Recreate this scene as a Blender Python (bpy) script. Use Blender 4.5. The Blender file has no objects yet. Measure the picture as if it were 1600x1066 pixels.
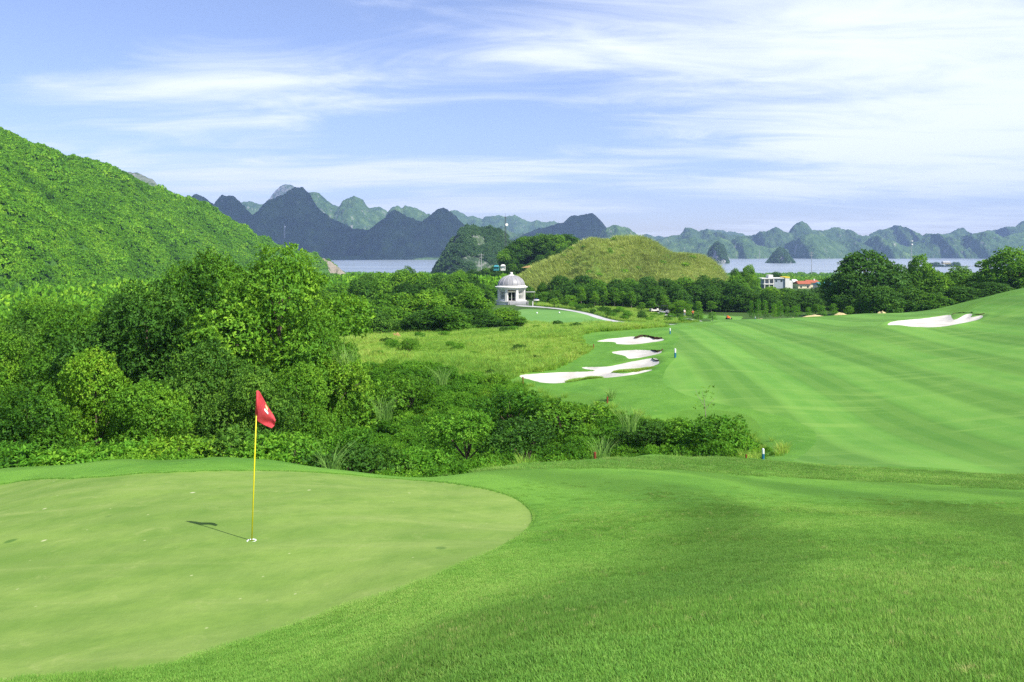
import bpy, bmesh, math, random
import numpy as np
from mathutils import Vector, Matrix

R = math.radians
rng = np.random.default_rng(7)
random.seed(7)
SC = bpy.context.scene
COL = SC.collection

# ------------------------------------------------------------------ camera, sky, sun, exposure
F, HZ = 1200.0, 390.0                       # focal length and horizon row, in photo pixels (1600 wide)
cd = bpy.data.cameras.new('camera'); cam = bpy.data.objects.new('camera', cd); COL.objects.link(cam)
cam.location = (0, 0, 0); cam.rotation_euler = (R(90), 0, 0)
cd.sensor_width = 36; cd.lens = 36 * F / 1600; cd.shift_y = (HZ - 533) / 1600
cd.clip_start = 0.05; cd.clip_end = 30000
SC.camera = cam

SUN_EL, SUN_AZ = 50.0, -38.0                # azimuth measured from +x towards +y: right of and behind the camera
sdir = Vector((math.cos(R(SUN_EL)) * math.cos(R(SUN_AZ)), math.cos(R(SUN_EL)) * math.sin(R(SUN_AZ)), math.sin(R(SUN_EL))))
sl = bpy.data.lights.new('sun', 'SUN'); sl.energy = 5.0; sl.angle = R(0.5); sl.color = (1.0, 0.955, 0.88)
so = bpy.data.objects.new('sun', sl); COL.objects.link(so); so.rotation_euler = sdir.to_track_quat('Z', 'Y').to_euler()
so.location = (40, -30, 60)

W = bpy.data.worlds.new('World'); SC.world = W; W.use_nodes = True
nt = W.node_tree; nt.nodes.clear()
def WN(t, **k):
    n = nt.nodes.new(t)
    for a, b in k.items(): setattr(n, a, b)
    return n
L = nt.links.new
def wmath(op, a, b=None, c=None):
    n = WN('ShaderNodeMath', operation=op)
    for i, v in enumerate((a, b, c)):
        if v is None: continue
        if isinstance(v, (int, float)): n.inputs[i].default_value = v
        else: L(v, n.inputs[i])
    return n.outputs[0]
sky = WN('ShaderNodeTexSky', sky_type='NISHITA', sun_disc=False)
sky.sun_elevation = R(SUN_EL); sky.sun_rotation = math.atan2(sdir.x, sdir.y)
sky.altitude = 50; sky.air_density = 1.0; sky.dust_density = 0.6; sky.ozone_density = 2.2
tc = WN('ShaderNodeTexCoord'); sp = WN('ShaderNodeSeparateXYZ'); L(tc.outputs['Generated'], sp.inputs[0])
zz = wmath('ADD', wmath('MAXIMUM', sp.outputs[2], 0.0), 0.075)
u = wmath('DIVIDE', sp.outputs[0], zz); v = wmath('DIVIDE', sp.outputs[1], zz)
cb = WN('ShaderNodeCombineXYZ'); L(u, cb.inputs[0]); L(v, cb.inputs[1])
def cloud_noise(rot, sc, scale, detail, rough, dist, loc=(0, 0, 0)):
    mp = WN('ShaderNodeMapping'); mp.inputs['Rotation'].default_value = (0, 0, R(rot)); mp.inputs['Scale'].default_value = sc
    mp.inputs['Location'].default_value = loc
    L(cb.outputs[0], mp.inputs[0])
    n = WN('ShaderNodeTexNoise'); n.inputs['Scale'].default_value = scale; n.inputs['Detail'].default_value = detail
    n.inputs['Roughness'].default_value = rough; n.inputs['Distortion'].default_value = dist
    L(mp.outputs[0], n.inputs['Vector']); return n.outputs[0]
c1 = cloud_noise(24, (0.45, 0.95, 1), 0.60, 7, 0.52, 0.5, (3.1, 1.3, 0))      # broad banks
c2 = cloud_noise(30, (0.6, 1.3, 1), 1.7, 9, 0.60, 1.1, (1.7, 0.2, 2))      # wisps
cs = wmath('ADD', wmath('MULTIPLY', c1, 1.0), wmath('ADD', wmath('MULTIPLY', c2, 0.45), wmath('MULTIPLY', sp.outputs[0], 0.10)))
def bank(a, ra, b, rb, k):                   # soft cloud banks and clear gaps at places on the cloud plane
    e = wmath('ADD', wmath('POWER', wmath('ABSOLUTE', wmath('DIVIDE', wmath('SUBTRACT', u, a), ra)), 2.0), wmath('POWER', wmath('ABSOLUTE', wmath('DIVIDE', wmath('SUBTRACT', v, b), rb)), 2.0))
    return wmath('MULTIPLY', wmath('EXPONENT', wmath('MULTIPLY', e, -1.0)), k)
for bk in ((-1.25, .95, 3.4, .5, .25), (-.9, 2.3, 5.7, .7, .20), (-1.5, 3.0, 7.9, .8, .16), (-3.4, .9, 3.9, .8, .10), (1.6, 1.1, 3.0, .7, .10), (2.6, 1.0, 5.4, 1.6, .14), (-.6, .6, 2.75, .5, -.10), (-1.9, .9, 2.7, .4, -.12), (.4, 1.3, 4.45, .45, -.12), (2.2, 1.0, 8.2, 1.0, -.16), (-3.6, 1.2, 5.2, 1.2, .06)):
    cs = wmath('ADD', cs, bank(*bk))
cr = WN('ShaderNodeMapRange', interpolation_type='SMOOTHSTEP'); L(cs, cr.inputs[0])
cr.inputs[1].default_value = 0.66; cr.inputs[2].default_value = 0.98; cr.inputs[3].default_value = 0.08; cr.inputs[4].default_value = 0.92
SKY_TINT = (1.02, 1.0, 1.24, 1); CLOUD = (7.4, 7.85, 8.7, 1)
tn = WN('ShaderNodeMix', data_type='RGBA', blend_type='MULTIPLY'); tn.inputs[0].default_value = 1
L(sky.outputs[0], tn.inputs['A']); tn.inputs['B'].default_value = SKY_TINT
mx = WN('ShaderNodeMix', data_type='RGBA'); L(cr.outputs[0], mx.inputs[0]); L(tn.outputs['Result'], mx.inputs['A'])
mx.inputs['B'].default_value = CLOUD
bg = WN('ShaderNodeBackground'); bg.inputs[1].default_value = 0.098; L(mx.outputs['Result'], bg.inputs[0])
wo = WN('ShaderNodeOutputWorld'); L(bg.outputs[0], wo.inputs[0])

vs = SC.view_settings; vs.view_transform = 'Standard'; vs.look = 'None'; vs.gamma = 1.0; vs.exposure = 0.68
SC.render.engine = 'CYCLES'
cy = SC.cycles; cy.use_denoising = False; cy.denoiser = 'OPENIMAGEDENOISE'; cy.denoising_prefilter = 'ACCURATE'; cy.denoising_input_passes = 'RGB_ALBEDO_NORMAL'; cy.max_bounces = 6; cy.diffuse_bounces = 2; cy.glossy_bounces = 2
cy.transmission_bounces = 4; cy.volume_bounces = 0; cy.transparent_max_bounces = 6
cy.sample_clamp_indirect = 4; cy.caustics_reflective = False; cy.caustics_refractive = False

# ------------------------------------------------------------------ helpers
def tag(o, label=None, cat=None, group=None, kind=None):
    for k, v_ in (('label', label), ('category', cat), ('group', group), ('kind', kind)):
        if v_: o[k] = v_
    return o
def px2w(px, py, d): return ((px - 800) / F * d, d, -(py - HZ) / F * d)
def mesh_np(name, V, Fc, mat=None, smooth=False, attrs=None, mats=None, midx=None):
    V = np.asarray(V, dtype=np.float32); me = bpy.data.meshes.new(name)
    if isinstance(Fc, np.ndarray): groups = [Fc]
    else: groups = [np.asarray(f) for f in Fc]
    groups = [g for g in groups if len(g)]
    me.vertices.add(len(V)); me.vertices.foreach_set('co', V.ravel())
    nl = sum(g.size for g in groups); nf = sum(len(g) for g in groups)
    me.loops.add(nl); me.polygons.add(nf)
    me.loops.foreach_set('vertex_index', np.concatenate([g.ravel() for g in groups]).astype(np.int32))
    tot = np.concatenate([np.full(len(g), g.shape[1], np.int32) for g in groups])
    st = np.concatenate([[0], np.cumsum(tot)[:-1]]).astype(np.int32)
    me.polygons.foreach_set('loop_start', st); me.polygons.foreach_set('loop_total', tot)
    if smooth: me.polygons.foreach_set('use_smooth', np.ones(nf, bool))
    for k, a in (attrs or {}).items():
        at = me.attributes.new(k, 'FLOAT', 'POINT'); at.data.foreach_set('value', np.asarray(a, np.float32))
    for m in (mats or ([mat] if mat else [])): me.materials.append(m)
    if midx is not None: me.polygons.foreach_set('material_index', np.asarray(midx, np.int32))
    me.update(calc_edges=True); me.validate()
    return me
def link(name, me, parent=None, loc=None):
    o = bpy.data.objects.new(name, me); COL.objects.link(o)
    if parent: o.parent = parent
    if loc is not None: o.location = loc
    return o
def empty(name, loc, rz=0, sc=1.0):
    o = bpy.data.objects.new(name, None); COL.objects.link(o); o.empty_display_size = .3
    o.location = loc; o.rotation_euler = (0, 0, rz); o.scale = (sc, sc, sc) if isinstance(sc, (int, float)) else sc
    return o

class MB:                                    # collects solids into one mesh
    def __init__(s): s.bm = bmesh.new()
    def box(s, c, d, rz=0, bev=0.0):
        m = Matrix.Translation(c) @ Matrix.Rotation(rz, 4, 'Z') @ Matrix.Diagonal((d[0], d[1], d[2], 1))
        r = bmesh.ops.create_cube(s.bm, size=1, matrix=m)
        if bev:
            es = list({e for v_ in r['verts'] for e in v_.link_edges})
            bmesh.ops.bevel(s.bm, geom=es, offset=bev, segments=2, affect='EDGES')
        return s
    def tube(s, pts, rad, n=8):
        rad = rad if isinstance(rad, (list, tuple)) else [rad] * len(pts)
        rings = []
        P = [Vector(p) for p in pts]
        for i, p in enumerate(P):
            t = (P[min(i + 1, len(P) - 1)] - P[max(i - 1, 0)]).normalized()
            a = Vector((1, 0, 0)) if abs(t.x) < .8 else Vector((0, 1, 0))
            e1 = t.cross(a).normalized(); e2 = t.cross(e1)
            rings.append([s.bm.verts.new(p + rad[i] * (math.cos(2 * math.pi * k / n) * e1 + math.sin(2 * math.pi * k / n) * e2)) for k in range(n)])
        for a_, b_ in zip(rings, rings[1:]):
            for k in range(n): s.bm.faces.new((a_[k], a_[(k + 1) % n], b_[(k + 1) % n], b_[k]))
        s.bm.faces.new(rings[0][::-1]); s.bm.faces.new(rings[-1]); return s
    def lathe(s, prof, c=(0, 0, 0), n=32, cap=True):
        rings = [[s.bm.verts.new((c[0] + r * math.cos(2 * math.pi * k / n), c[1] + r * math.sin(2 * math.pi * k / n), c[2] + z)) for k in range(n)] for r, z in prof]
        for a_, b_ in zip(rings, rings[1:]):
            for k in range(n): s.bm.faces.new((a_[k], a_[(k + 1) % n], b_[(k + 1) % n], b_[k]))
        if cap: s.bm.faces.new(rings[0][::-1]); s.bm.faces.new(rings[-1])
        return s
    def poly(s, pts):
        s.bm.faces.new([s.bm.verts.new(p) for p in pts]); return s
    def build(s, name, mat, parent=None, loc=None, smooth=False):
        bmesh.ops.recalc_face_normals(s.bm, faces=s.bm.faces)
        me = bpy.data.meshes.new(name); s.bm.to_mesh(me); s.bm.free()
        if smooth:
            for p in me.polygons: p.use_smooth = True
        me.materials.append(mat); return link(name, me, parent, loc)

def copy_tree(root, loc, rz, sc):
    r = root.copy(); COL.objects.link(r); r.location = loc; r.rotation_euler = (0, 0, rz); r.scale = (sc, sc, sc) if isinstance(sc, (int, float)) else sc
    for ch in [c for c in bpy.data.objects if c.parent == root]:
        c = ch.copy(); COL.objects.link(c); c.parent = r
    return r

# numpy gradient-ish noise
_P = rng.permutation(512).astype(np.int64)
_G = rng.random(512) * 2 - 1
def vnoise(x, y, z=0.0):
    x, y = np.asarray(x, float), np.asarray(y, float); z = np.zeros_like(x) + z
    xi, yi, zi = np.floor(x).astype(np.int64), np.floor(y).astype(np.int64), np.floor(z).astype(np.int64)
    fx, fy, fz = x - xi, y - yi, z - zi
    q = lambda f: f * f * f * (f * (f * 6 - 15) + 10)
    sx, sy, sz = q(fx), q(fy), q(fz)
    def h(i, j, k): return _G[(_P[(_P[(_P[(xi + i) & 511] + yi + j) & 511] + zi + k) & 511])]
    def l(a, b, t): return a + (b - a) * t
    return l(l(l(h(0,0,0), h(1,0,0), sx), l(h(0,1,0), h(1,1,0), sx), sy), l(l(h(0,0,1), h(1,0,1), sx), l(h(0,1,1), h(1,1,1), sx), sy), sz)
def fbm(x, y, o=4, z=0.0, g=0.5):
    s = 0; a = 1; t = 0
    for i in range(o):
        s = s + a * vnoise(x * 2**i + 17.3 * i, y * 2**i - 9.1 * i, z + 3.7 * i); t += a; a *= g
    return s / t
def ridged(x, y, o=4, z=0.0, g=0.5):
    s = 0; a = 1; t = 0
    for i in range(o):
        s = s + a * (1 - 2 * np.abs(vnoise(x * 2**i + 7.3 * i, y * 2**i + 5.1 * i, z + 1.7 * i))); t += a; a *= g
    return s / t
def sstep(a, b, x):
    t = np.clip((x - a) / (b - a), 0, 1); return t * t * (3 - 2 * t)

# ------------------------------------------------------------------ materials
class NT:
    def __init__(s, name):
        s.m = bpy.data.materials.new(name); s.m.use_nodes = True; s.t = s.m.node_tree; s.t.nodes.clear()
        s.out = s.t.nodes.new('ShaderNodeOutputMaterial')
    def n(s, t, ins=None, **k):
        n = s.t.nodes.new(t)
        for a, b in k.items(): setattr(n, a, b)
        for a, b in (ins or {}).items():
            if isinstance(b, bpy.types.NodeSocket): s.t.links.new(b, n.inputs[a])
            else: n.inputs[a].default_value = b
        return n
    def noise(s, vec, scale, detail=4, rough=.55, dist=0.0, mapscale=None, rot=0.0):
        if mapscale is not None:
            vec = s.n('ShaderNodeMapping', {'Vector': vec, 'Scale': mapscale, 'Rotation': (0, 0, rot)}).outputs[0]
        return s.n('ShaderNodeTexNoise', {'Vector': vec, 'Scale': scale, 'Detail': detail, 'Roughness': rough, 'Distortion': dist}).outputs[0]
    def rng(s, v_, a, b, c=0.0, d=1.0, smooth=True):
        return s.n('ShaderNodeMapRange', {0: v_, 1: a, 2: b, 3: c, 4: d}, interpolation_type='SMOOTHSTEP' if smooth else 'LINEAR').outputs[0]
    def mix(s, f, a, b, bt='MIX'):
        c4 = lambda q: q if isinstance(q, bpy.types.NodeSocket) else (*q[:3], 1)
        return s.n('ShaderNodeMix', {'Factor': f, 'A': c4(a), 'B': c4(b)}, data_type='RGBA', blend_type=bt).outputs['Result']
    def math(s, op, a, b=0.0): return s.n('ShaderNodeMath', {0: a, 1: b}, operation=op).outputs[0]
    def attr(s, k): return s.n('ShaderNodeAttribute', attribute_name=k).outputs['Fac']
    def bump(s, h, st, dist): return s.n('ShaderNodeBump', {'Height': h, 'Strength': st, 'Distance': dist}).outputs[0]
    def bsdf(s, col, rough=.9, spec=.2, nrm=None, metal=0.0):
        i = {'Base Color': col if isinstance(col, bpy.types.NodeSocket) else (*col[:3], 1), 'Roughness': rough, 'Specular IOR Level': spec, 'Metallic': metal}
        if nrm is not None: i['Normal'] = nrm
        b = s.n('ShaderNodeBsdfPrincipled', i); s.t.links.new(b.outputs[0], s.out.inputs[0]); return s.m
def _mixfix(n): return n
# the RGBA Mix node has several sockets called A/B/Factor: address them by identifier
def mix_rgba(s, f, a, b, bt='MIX'):
    n = s.t.nodes.new('ShaderNodeMix'); n.data_type = 'RGBA'; n.blend_type = bt
    ids = {i.identifier: i for i in n.inputs}
    for key, val in (('Factor_Float', f), ('A_Color', a), ('B_Color', b)):
        if isinstance(val, bpy.types.NodeSocket): s.t.links.new(val, ids[key])
        elif key == 'Factor_Float': ids[key].default_value = val
        else: ids[key].default_value = (*val[:3], 1)
    return next(o for o in n.outputs if o.identifier == 'Result_Color')
NT.mix = mix_rgba

def plain(name, col, rough=.6, spec=.3, var=.12, scale=3.0, metal=0.0, bump=0.0):
    t = NT(name); p = t.n('ShaderNodeTexCoord').outputs['Object']
    n = t.noise(p, scale, 5, .6); c = t.mix(t.rng(n, .3, .7), tuple(x * (1 - var) for x in col), tuple(min(1, x * (1 + var)) for x in col))
    return t.bsdf(c, rough, spec, t.bump(n, bump, .02) if bump else None, metal)

def turf(name, c_lo, c_hi, c_dry, dry=(.62, .75), fine=60., bump=.35, stripes=None, patch=.25, bdist=.02, streak=None, rings=False, marks=False):
    t = NT(name); g = t.n('ShaderNodeNewGeometry').outputs['Position']
    big = t.noise(g, patch, 4, .55, .4); mid = t.noise(g, patch * 7, 5, .6); fin = t.noise(g, fine, 3, .7)
    f = t.math('ADD', t.math('MULTIPLY', big, .55), t.math('ADD', t.math('MULTIPLY', mid, .25), t.math('MULTIPLY', fin, .2)))
    c = t.mix(t.rng(f, .38, .62), c_lo, c_hi)
    if stripes:
        rot, per, k = stripes
        mp = t.n('ShaderNodeMapping', {'Vector': g, 'Rotation': (0, 0, rot)}).outputs[0]
        w = t.n('ShaderNodeTexWave', {'Vector': mp, 'Scale': per, 'Distortion': 1.1, 'Detail': 2, 'Detail Scale': .3}, wave_type='BANDS', bands_direction='X').outputs['Fac']
        c = t.mix(t.math('MULTIPLY', t.rng(w, .30, .7), k), c, tuple(x * .62 for x in c_lo))
        wf = t.n('ShaderNodeTexWave', {'Vector': t.n('ShaderNodeMapping', {'Vector': g, 'Rotation': (0, 0, rot)}).outputs[0], 'Scale': per * 3.6, 'Distortion': .8, 'Detail': 1, 'Detail Scale': .3}, wave_type='BANDS', bands_direction='X').outputs['Fac']
        c = t.mix(t.math('MULTIPLY', t.rng(wf, .3, .7), .16), c, c_dry)
    if rings: c = t.mix(ringmask(t, g, t.attr('gd')), c, tuple(x * .62 for x in c_lo))
    if marks:
        for sc_, thr, cc in ((1.6, .055, (.50, .50, .28)), (1.1, .085, (.05, .13, .02)), (3.4, .06, (.40, .44, .20)), (.9, .05, (.60, .58, .40))):
            vo = t.n('ShaderNodeTexVoronoi', {'Vector': t.n('ShaderNodeMapping', {'Vector': g, 'Scale': (1, .7, 1)}).outputs[0], 'Scale': sc_, 'Randomness': 1}); ms = t.rng(vo.outputs['Distance'], thr * 1.3, thr * .6)
            ps = t.rng(t.n('ShaderNodeSeparateXYZ', {0: vo.outputs['Color']}).outputs[0], .55, .6); c = t.mix(t.math('MULTIPLY', t.math('MULTIPLY', ms, ps), .75), c, cc)
        w3 = None
        w2 = t.n('ShaderNodeTexWave', {'Vector': t.n('ShaderNodeMapping', {'Vector': g, 'Rotation': (0, 0, R(62))}).outputs[0], 'Scale': .30, 'Distortion': .8, 'Detail': 1}, wave_type='BANDS', bands_direction='X').outputs['Fac']
        c = t.mix(t.math('MULTIPLY', w2, .16), c, c_dry)
    d = t.noise(g, 2.1, 6, .72, .6)
    if streak:
        d2 = t.noise(g, .5, 6, .65, .5, mapscale=(.18, 1.5, 1), rot=streak)
        c = t.mix(t.math('MULTIPLY', t.rng(d2, .52, .7), .45), c, c_dry)
    c = t.mix(t.math('MULTIPLY', t.rng(d, *dry), .55), c, c_dry)
    b = t.n('ShaderNodeBump', {'Height': fin, 'Strength': bump, 'Distance': bdist}).outputs[0]
    b2 = t.n('ShaderNodeBump', {'Height': mid, 'Strength': .25, 'Distance': .08, 'Normal': b}).outputs[0]
    return t.bsdf(c, .95, .12, b2)

def leafmat(name, c1, c2, c3, trans=.3, nscale=.35, rough=.55, spec=.3, rings=False):
    """c1 dark, c2 mid, c3 pale young leaves; varies by clump (noise), by leaf (tint) and by plant"""
    t = NT(name); p = t.n('ShaderNodeNewGeometry').outputs['Position']
    n = t.noise(p, nscale, 3, .5); ti = t.attr('tint'); rnd = t.n('ShaderNodeObjectInfo').outputs['Random']
    f = t.math('ADD', t.math('MULTIPLY', n, .55), t.math('ADD', t.math('MULTIPLY', ti, .3), t.math('MULTIPLY', rnd, .18)))
    c = t.mix(t.rng(f, .28, .55), c1, c2); c = t.mix(t.rng(f, .52, .80), c, c3)
    if rings:
        ia = t.t.nodes.new('ShaderNodeAttribute'); ia.attribute_type = 'INSTANCER'; ia.attribute_name = 'gd'
        c = t.mix(ringmask(t, p, ia.outputs['Fac']), c, tuple(x * .62 for x in c1))
        dn = t.noise(p, 7.0, 5, .7); ib = t.t.nodes.new('ShaderNodeAttribute'); ib.attribute_type = 'INSTANCER'; ib.attribute_name = 'dry'
        c = t.mix(t.math('MULTIPLY', t.math('MULTIPLY', t.rng(dn, .56, .66), t.rng(ti, .3, .6)), ib.outputs['Fac']), c, (.46, .46, .17))
    b = t.n('ShaderNodeBsdfPrincipled', {'Base Color': c, 'Roughness': rough, 'Specular IOR Level': spec})
    tr = t.n('ShaderNodeBsdfTranslucent', {'Color': t.mix(.5, c, tuple(min(1, x * 1.7) for x in c3))})
    m = t.n('ShaderNodeMixShader', {0: trans, 1: b.outputs[0], 2: tr.outputs[0]})
    t.t.links.new(m.outputs[0], t.out.inputs[0]); return t.m

def ringmask(t, g, gd):                     # broad mowing passes that follow the rim of the green
    nz = t.noise(g, .22, 3, .5); ph = t.math('ADD', t.math('MULTIPLY', gd, 1.35), t.math('MULTIPLY', nz, 5.0))
    s_ = t.math('SINE', t.math('SUBTRACT', ph, 4.6)); return t.math('MULTIPLY', t.rng(s_, -.3, 1.0), .50)
M = {}
M['green'] = turf('putting_green_turf', (.122, .215, .036), (.178, .275, .052), (.27, .33, .10), dry=(.56, .74), fine=90, bump=.35, patch=.6, bdist=.006, streak=R(-24), marks=True)
M['fringe'] = turf('fringe_turf', (.070, .19, .022), (.115, .26, .034), (.24, .33, .09), fine=70, bump=.6, patch=.22, bdist=.03)
M['lawn'] = turf('lawn_turf', (.085, .215, .024), (.14, .30, .036), (.24, .33, .09), fine=70, bump=.6, patch=.22, bdist=.03, rings=True)
M['fairway'] = turf('fairway_turf', (.085, .22, .030), (.125, .275, .042), (.18, .31, .06), fine=9, bump=.3, stripes=(R(5), .046, .50), patch=.09, streak=R(-27))
M['tee'] = turf('tee_turf', (.10, .23, .05), (.14, .28, .065), (.2, .33, .09), fine=9, patch=.08)
M['rough'] = turf('rough_turf', (.09, .18, .022), (.17, .28, .04), (.28, .27, .08), dry=(.48, .7), fine=8, bump=.8, patch=.15, bdist=.1)
M['floor'] = turf('forest_floor', (.03, .075, .012), (.06, .12, .02), (.08, .09, .03), dry=(.5, .7), fine=4, bump=.8, patch=.1)
M['tallgrass'] = leafmat('tall_grass_blades', (.085, .26, .018), (.25, .47, .040), (.48, .50, .11), trans=.35, nscale=.09)
M['reed'] = leafmat('reed_blades', (.11, .17, .028), (.34, .46, .075), (.62, .64, .20), trans=.3, nscale=.045)
M['lawnblade'] = leafmat('lawn_blades', (.084, .222, .028), (.175, .37, .050), (.34, .46, .11), trans=.32, nscale=.45, rings=True, spec=.15)
M['plume'] = leafmat('silvery_grass_blades', (.09, .21, .025), (.19, .36, .055), (.33, .49, .13), trans=.3, nscale=2)
M['leaf_a'] = leafmat('glossy_green_leaves', (.022, .082, .008), (.10, .255, .017), (.26, .46, .032), trans=.24, spec=.12)
M['leaf_b'] = leafmat('dark_green_leaves', (.014, .055, .008), (.055, .155, .016), (.15, .30, .028), trans=.22, spec=.12)
M['leaf_y'] = leafmat('yellow_green_leaves', (.045, .14, .010), (.14, .32, .018), (.30, .45, .035), trans=.25, spec=.12)
M['leaf_s'] = leafmat('fern_green_leaves', (.024, .095, .008), (.095, .27, .018), (.24, .46, .035), trans=.28, spec=.12)
M['leaf_h'] = leafmat('hillside_leaves', (.026, .095, .007), (.12, .31, .014), (.28, .49, .028), nscale=.03, trans=.25, spec=.1)
M['leaf_k'] = leafmat('karst_leaves', (.03, .085, .026), (.07, .17, .045), (.15, .26, .08), nscale=.03, trans=.25)
M['bark'] = plain('bark', (.11, .085, .06), .9, .1, .35, 4, bump=.6)
M['barkpale'] = plain('pale_bark', (.30, .26, .20), .9, .1, .3, 4, bump=.5)
M['white'] = plain('white_paint', (.70, .68, .62), .55, .3, .04, 1.5)
M['cream'] = plain('cream_paint', (.80, .70, .48), .55, .3, .05, 1.5)
M['concrete'] = plain('concrete', (.36, .36, .35), .85, .2, .14, .6)
M['dome'] = plain('grey_metal_dome', (.27, .265, .26), .45, .5, .10, 1.0)
M['domerib'] = plain('pale_seam', (.33, .33, .34), .45, .5, .06, 1.0)
M['glassdark'] = NT('dark_window_glass').bsdf((.03, .05, .045), .08, .5)
M['steel'] = plain('grey_steel', (.25, .26, .28), .5, .5, .1, 1, metal=.3)
M['yellow'] = plain('yellow_fibreglass', (.78, .66, .02), .35, .5, .04, 6)
M['stakewhite'] = plain('stake_white', (.8, .8, .8), .5, .3, .04, 9)
M['stakeblue'] = plain('stake_blue', (.02, .16, .30), .5, .3, .1, 9)
M['red_stake'] = plain('stake_red', (.20, .045, .02), .6, .3, .15, 9)
M['orange'] = plain('orange_paint', (.75, .16, .03), .5, .4, .06, 4)
M['black'] = plain('black_rubber', (.02, .02, .022), .6, .3, .1, 4)
M['navy'] = plain('navy_cloth', (.02, .03, .10), .8, .1, .1, 4)
M['tile'] = plain('red_roof_tiles', (.34, .10, .05), .8, .2, .2, 1.5)
M['teal'] = plain('teal_metal_roof', (.04, .24, .26), .5, .4, .08, 1)
M['yellowwall'] = plain('yellow_wall', (.75, .55, .04), .7, .2, .06, 1)
M['greywall'] = plain('grey_wall', (.34, .38, .42), .8, .2, .06, 1)
M['skin'] = plain('skin', (.45, .26, .17), .6, .3, .04, 8)
M['path'] = plain('path_concrete', (.40, .385, .38), .9, .15, .10, .5)
M['soil'] = plain('dark_soil', (.045, .03, .018), .95, .05, .4, 3, bump=.5)
M['straw'] = plain('dry_straw_sand', (.46, .38, .19), .95, .05, .16, 1.2, bump=.5)
M['brownearth'] = plain('brown_earth', (.34, .22, .09), .95, .05, .25, 1.2, bump=.5)
def sandmat():
    t = NT('bunker_sand'); g = t.n('ShaderNodeNewGeometry').outputs['Position']
    n = t.noise(g, 3, 6, .7); n2 = t.noise(g, .5, 4, .6)
    rake = t.n('ShaderNodeTexWave', {'Vector': g, 'Scale': 2.2, 'Distortion': 5, 'Detail': 3}).outputs['Fac']
    c = t.mix(t.rng(n2, .35, .65), (.44, .415, .36), (.55, .525, .46))
    return t.bsdf(c, .95, .1, t.bump(n, .5, .08))
M['sand'] = sandmat()
def watermat():
    t = NT('bay_water'); g = t.n('ShaderNodeNewGeometry').outputs['Position']
    n = t.noise(g, .05, 6, .62, .3, mapscale=(.5, 1.6, 1)); n2 = t.noise(g, .004, 4, .6, .2, mapscale=(.4, 3, 1))
    c = t.mix(t.rng(n2, .4, .62), (.20, .24, .27), (.26, .30, .32))
    b = t.n('ShaderNodeBsdfPrincipled', {'Base Color': c, 'Roughness': .32, 'IOR': 1.33, 'Specular IOR Level': .5, 'Normal': t.bump(n, .5, 2.2)})
    t.t.links.new(b.outputs[0], t.out.inputs[0]); return t.m
M['water'] = watermat()
def karstmat(name, c_lo, c_mid, c_hi, c_rock, rock_amt, sc):
    t = NT(name); geo = t.n('ShaderNodeNewGeometry'); g = geo.outputs['Position']
    a = t.noise(g, sc, 6, .68); b = t.noise(g, sc * 6, 4, .7); vo = t.n('ShaderNodeTexVoronoi', {'Vector': g, 'Scale': sc * 9}).outputs['Distance']
    f = t.math('ADD', t.math('MULTIPLY', a, .6), t.math('ADD', t.math('MULTIPLY', b, .3), t.math('MULTIPLY', vo, .15)))
    c = t.mix(t.rng(f, .36, .56), c_lo, c_mid); c = t.mix(t.rng(f, .54, .72), c, c_hi)
    slope = t.n('ShaderNodeSeparateXYZ', {0: geo.outputs['Normal']}).outputs[2]
    rk = t.noise(g, sc * 2.3, 6, .7, .6, mapscale=(1, 1, .35))
    rf = t.math('MULTIPLY', t.rng(rk, .60 - rock_amt, .70 - rock_amt), t.rng(slope, .75, .45))
    rf = t.math('MAXIMUM', rf, t.math('MULTIPLY', t.attr('rock'), t.rng(rk, .36, .5)))
    c = t.mix(rf, c, c_rock)
    bp = t.bump(t.math('ADD', b, t.math('MULTIPLY', vo, -.6)), .9, 1.6 / sc * .05)
    return t.bsdf(c, .95, .08, bp)
M['karst'] = karstmat('karst_forest', (.012, .034, .014), (.050, .10, .030), (.13, .20, .055), (.30, .29, .27), .0, .022)
M['karst_lit'] = karstmat('karst_forest_lit', (.015, .042, .016), (.06, .12, .036), (.15, .23, .065), (.34, .33, .30), .04, .02)  # paler copy of the karst forest, sunlit tone put into its colours
M['karst_rocky'] = karstmat('karst_rock', (.03, .06, .03), (.06, .10, .045), (.11, .16, .07), (.30, .295, .28), .16, .03)
M['quarry'] = karstmat('quarry_rock', (.05, .07, .03), (.09, .12, .04), (.14, .17, .06), (.27, .235, .185), .3, .05)
M['hillbase'] = karstmat('hill_undergrowth', (.03, .08, .012), (.06, .15, .02), (.11, .22, .03), (.42, .36, .28), -.2, .1)

# ------------------------------------------------------------------ terrain
CP = []
def cp(*a):
    for px, py, d in a: CP.append(px2w(px, py, d))
def cw(*a): CP.extend(a)
cp((0,1066,6.5),(200,1066,6.3),(800,1066,3.9),(1200,1066,3.5),(1600,1066,3.3))
cw((0,0,-1.65),(0,-5,-1.3),(6,0,-1.5),(-6,0,-2.4),(-5,-5,-1.9),(5,-5,-1.2))
cp((0,900,9.8),(393,845,10.9),(600,900,9),(500,980,7.6),(830,815,13),(1100,900,7.5),(1600,900,6.5),(1100,800,13),(1600,820,11),(0,758,17.5),(400,737,17),(620,760,16),(1200,760,19),(1600,767,20))
cp((0,735,19.5),(200,722,20.5),(330,717,20.5),(430,724,20),(560,741,19),(680,747,19),(800,730,22),(1000,716,27),(1190,718,30),(1400,730,28),(1600,742,27))
cp((880,723,22),(940,717.5,23.5),(1000,716,25),(1060,714.5,26),(1120,715,27.5),(1000,747,18),(1000,729,21.5),(1100,744,19.5),(1100,725,24),(900,752,17.5),(900,733,20),(1200,738,23),(240,722,19.5),(320,719,20),(160,724,20),(80,731,20))
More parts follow.
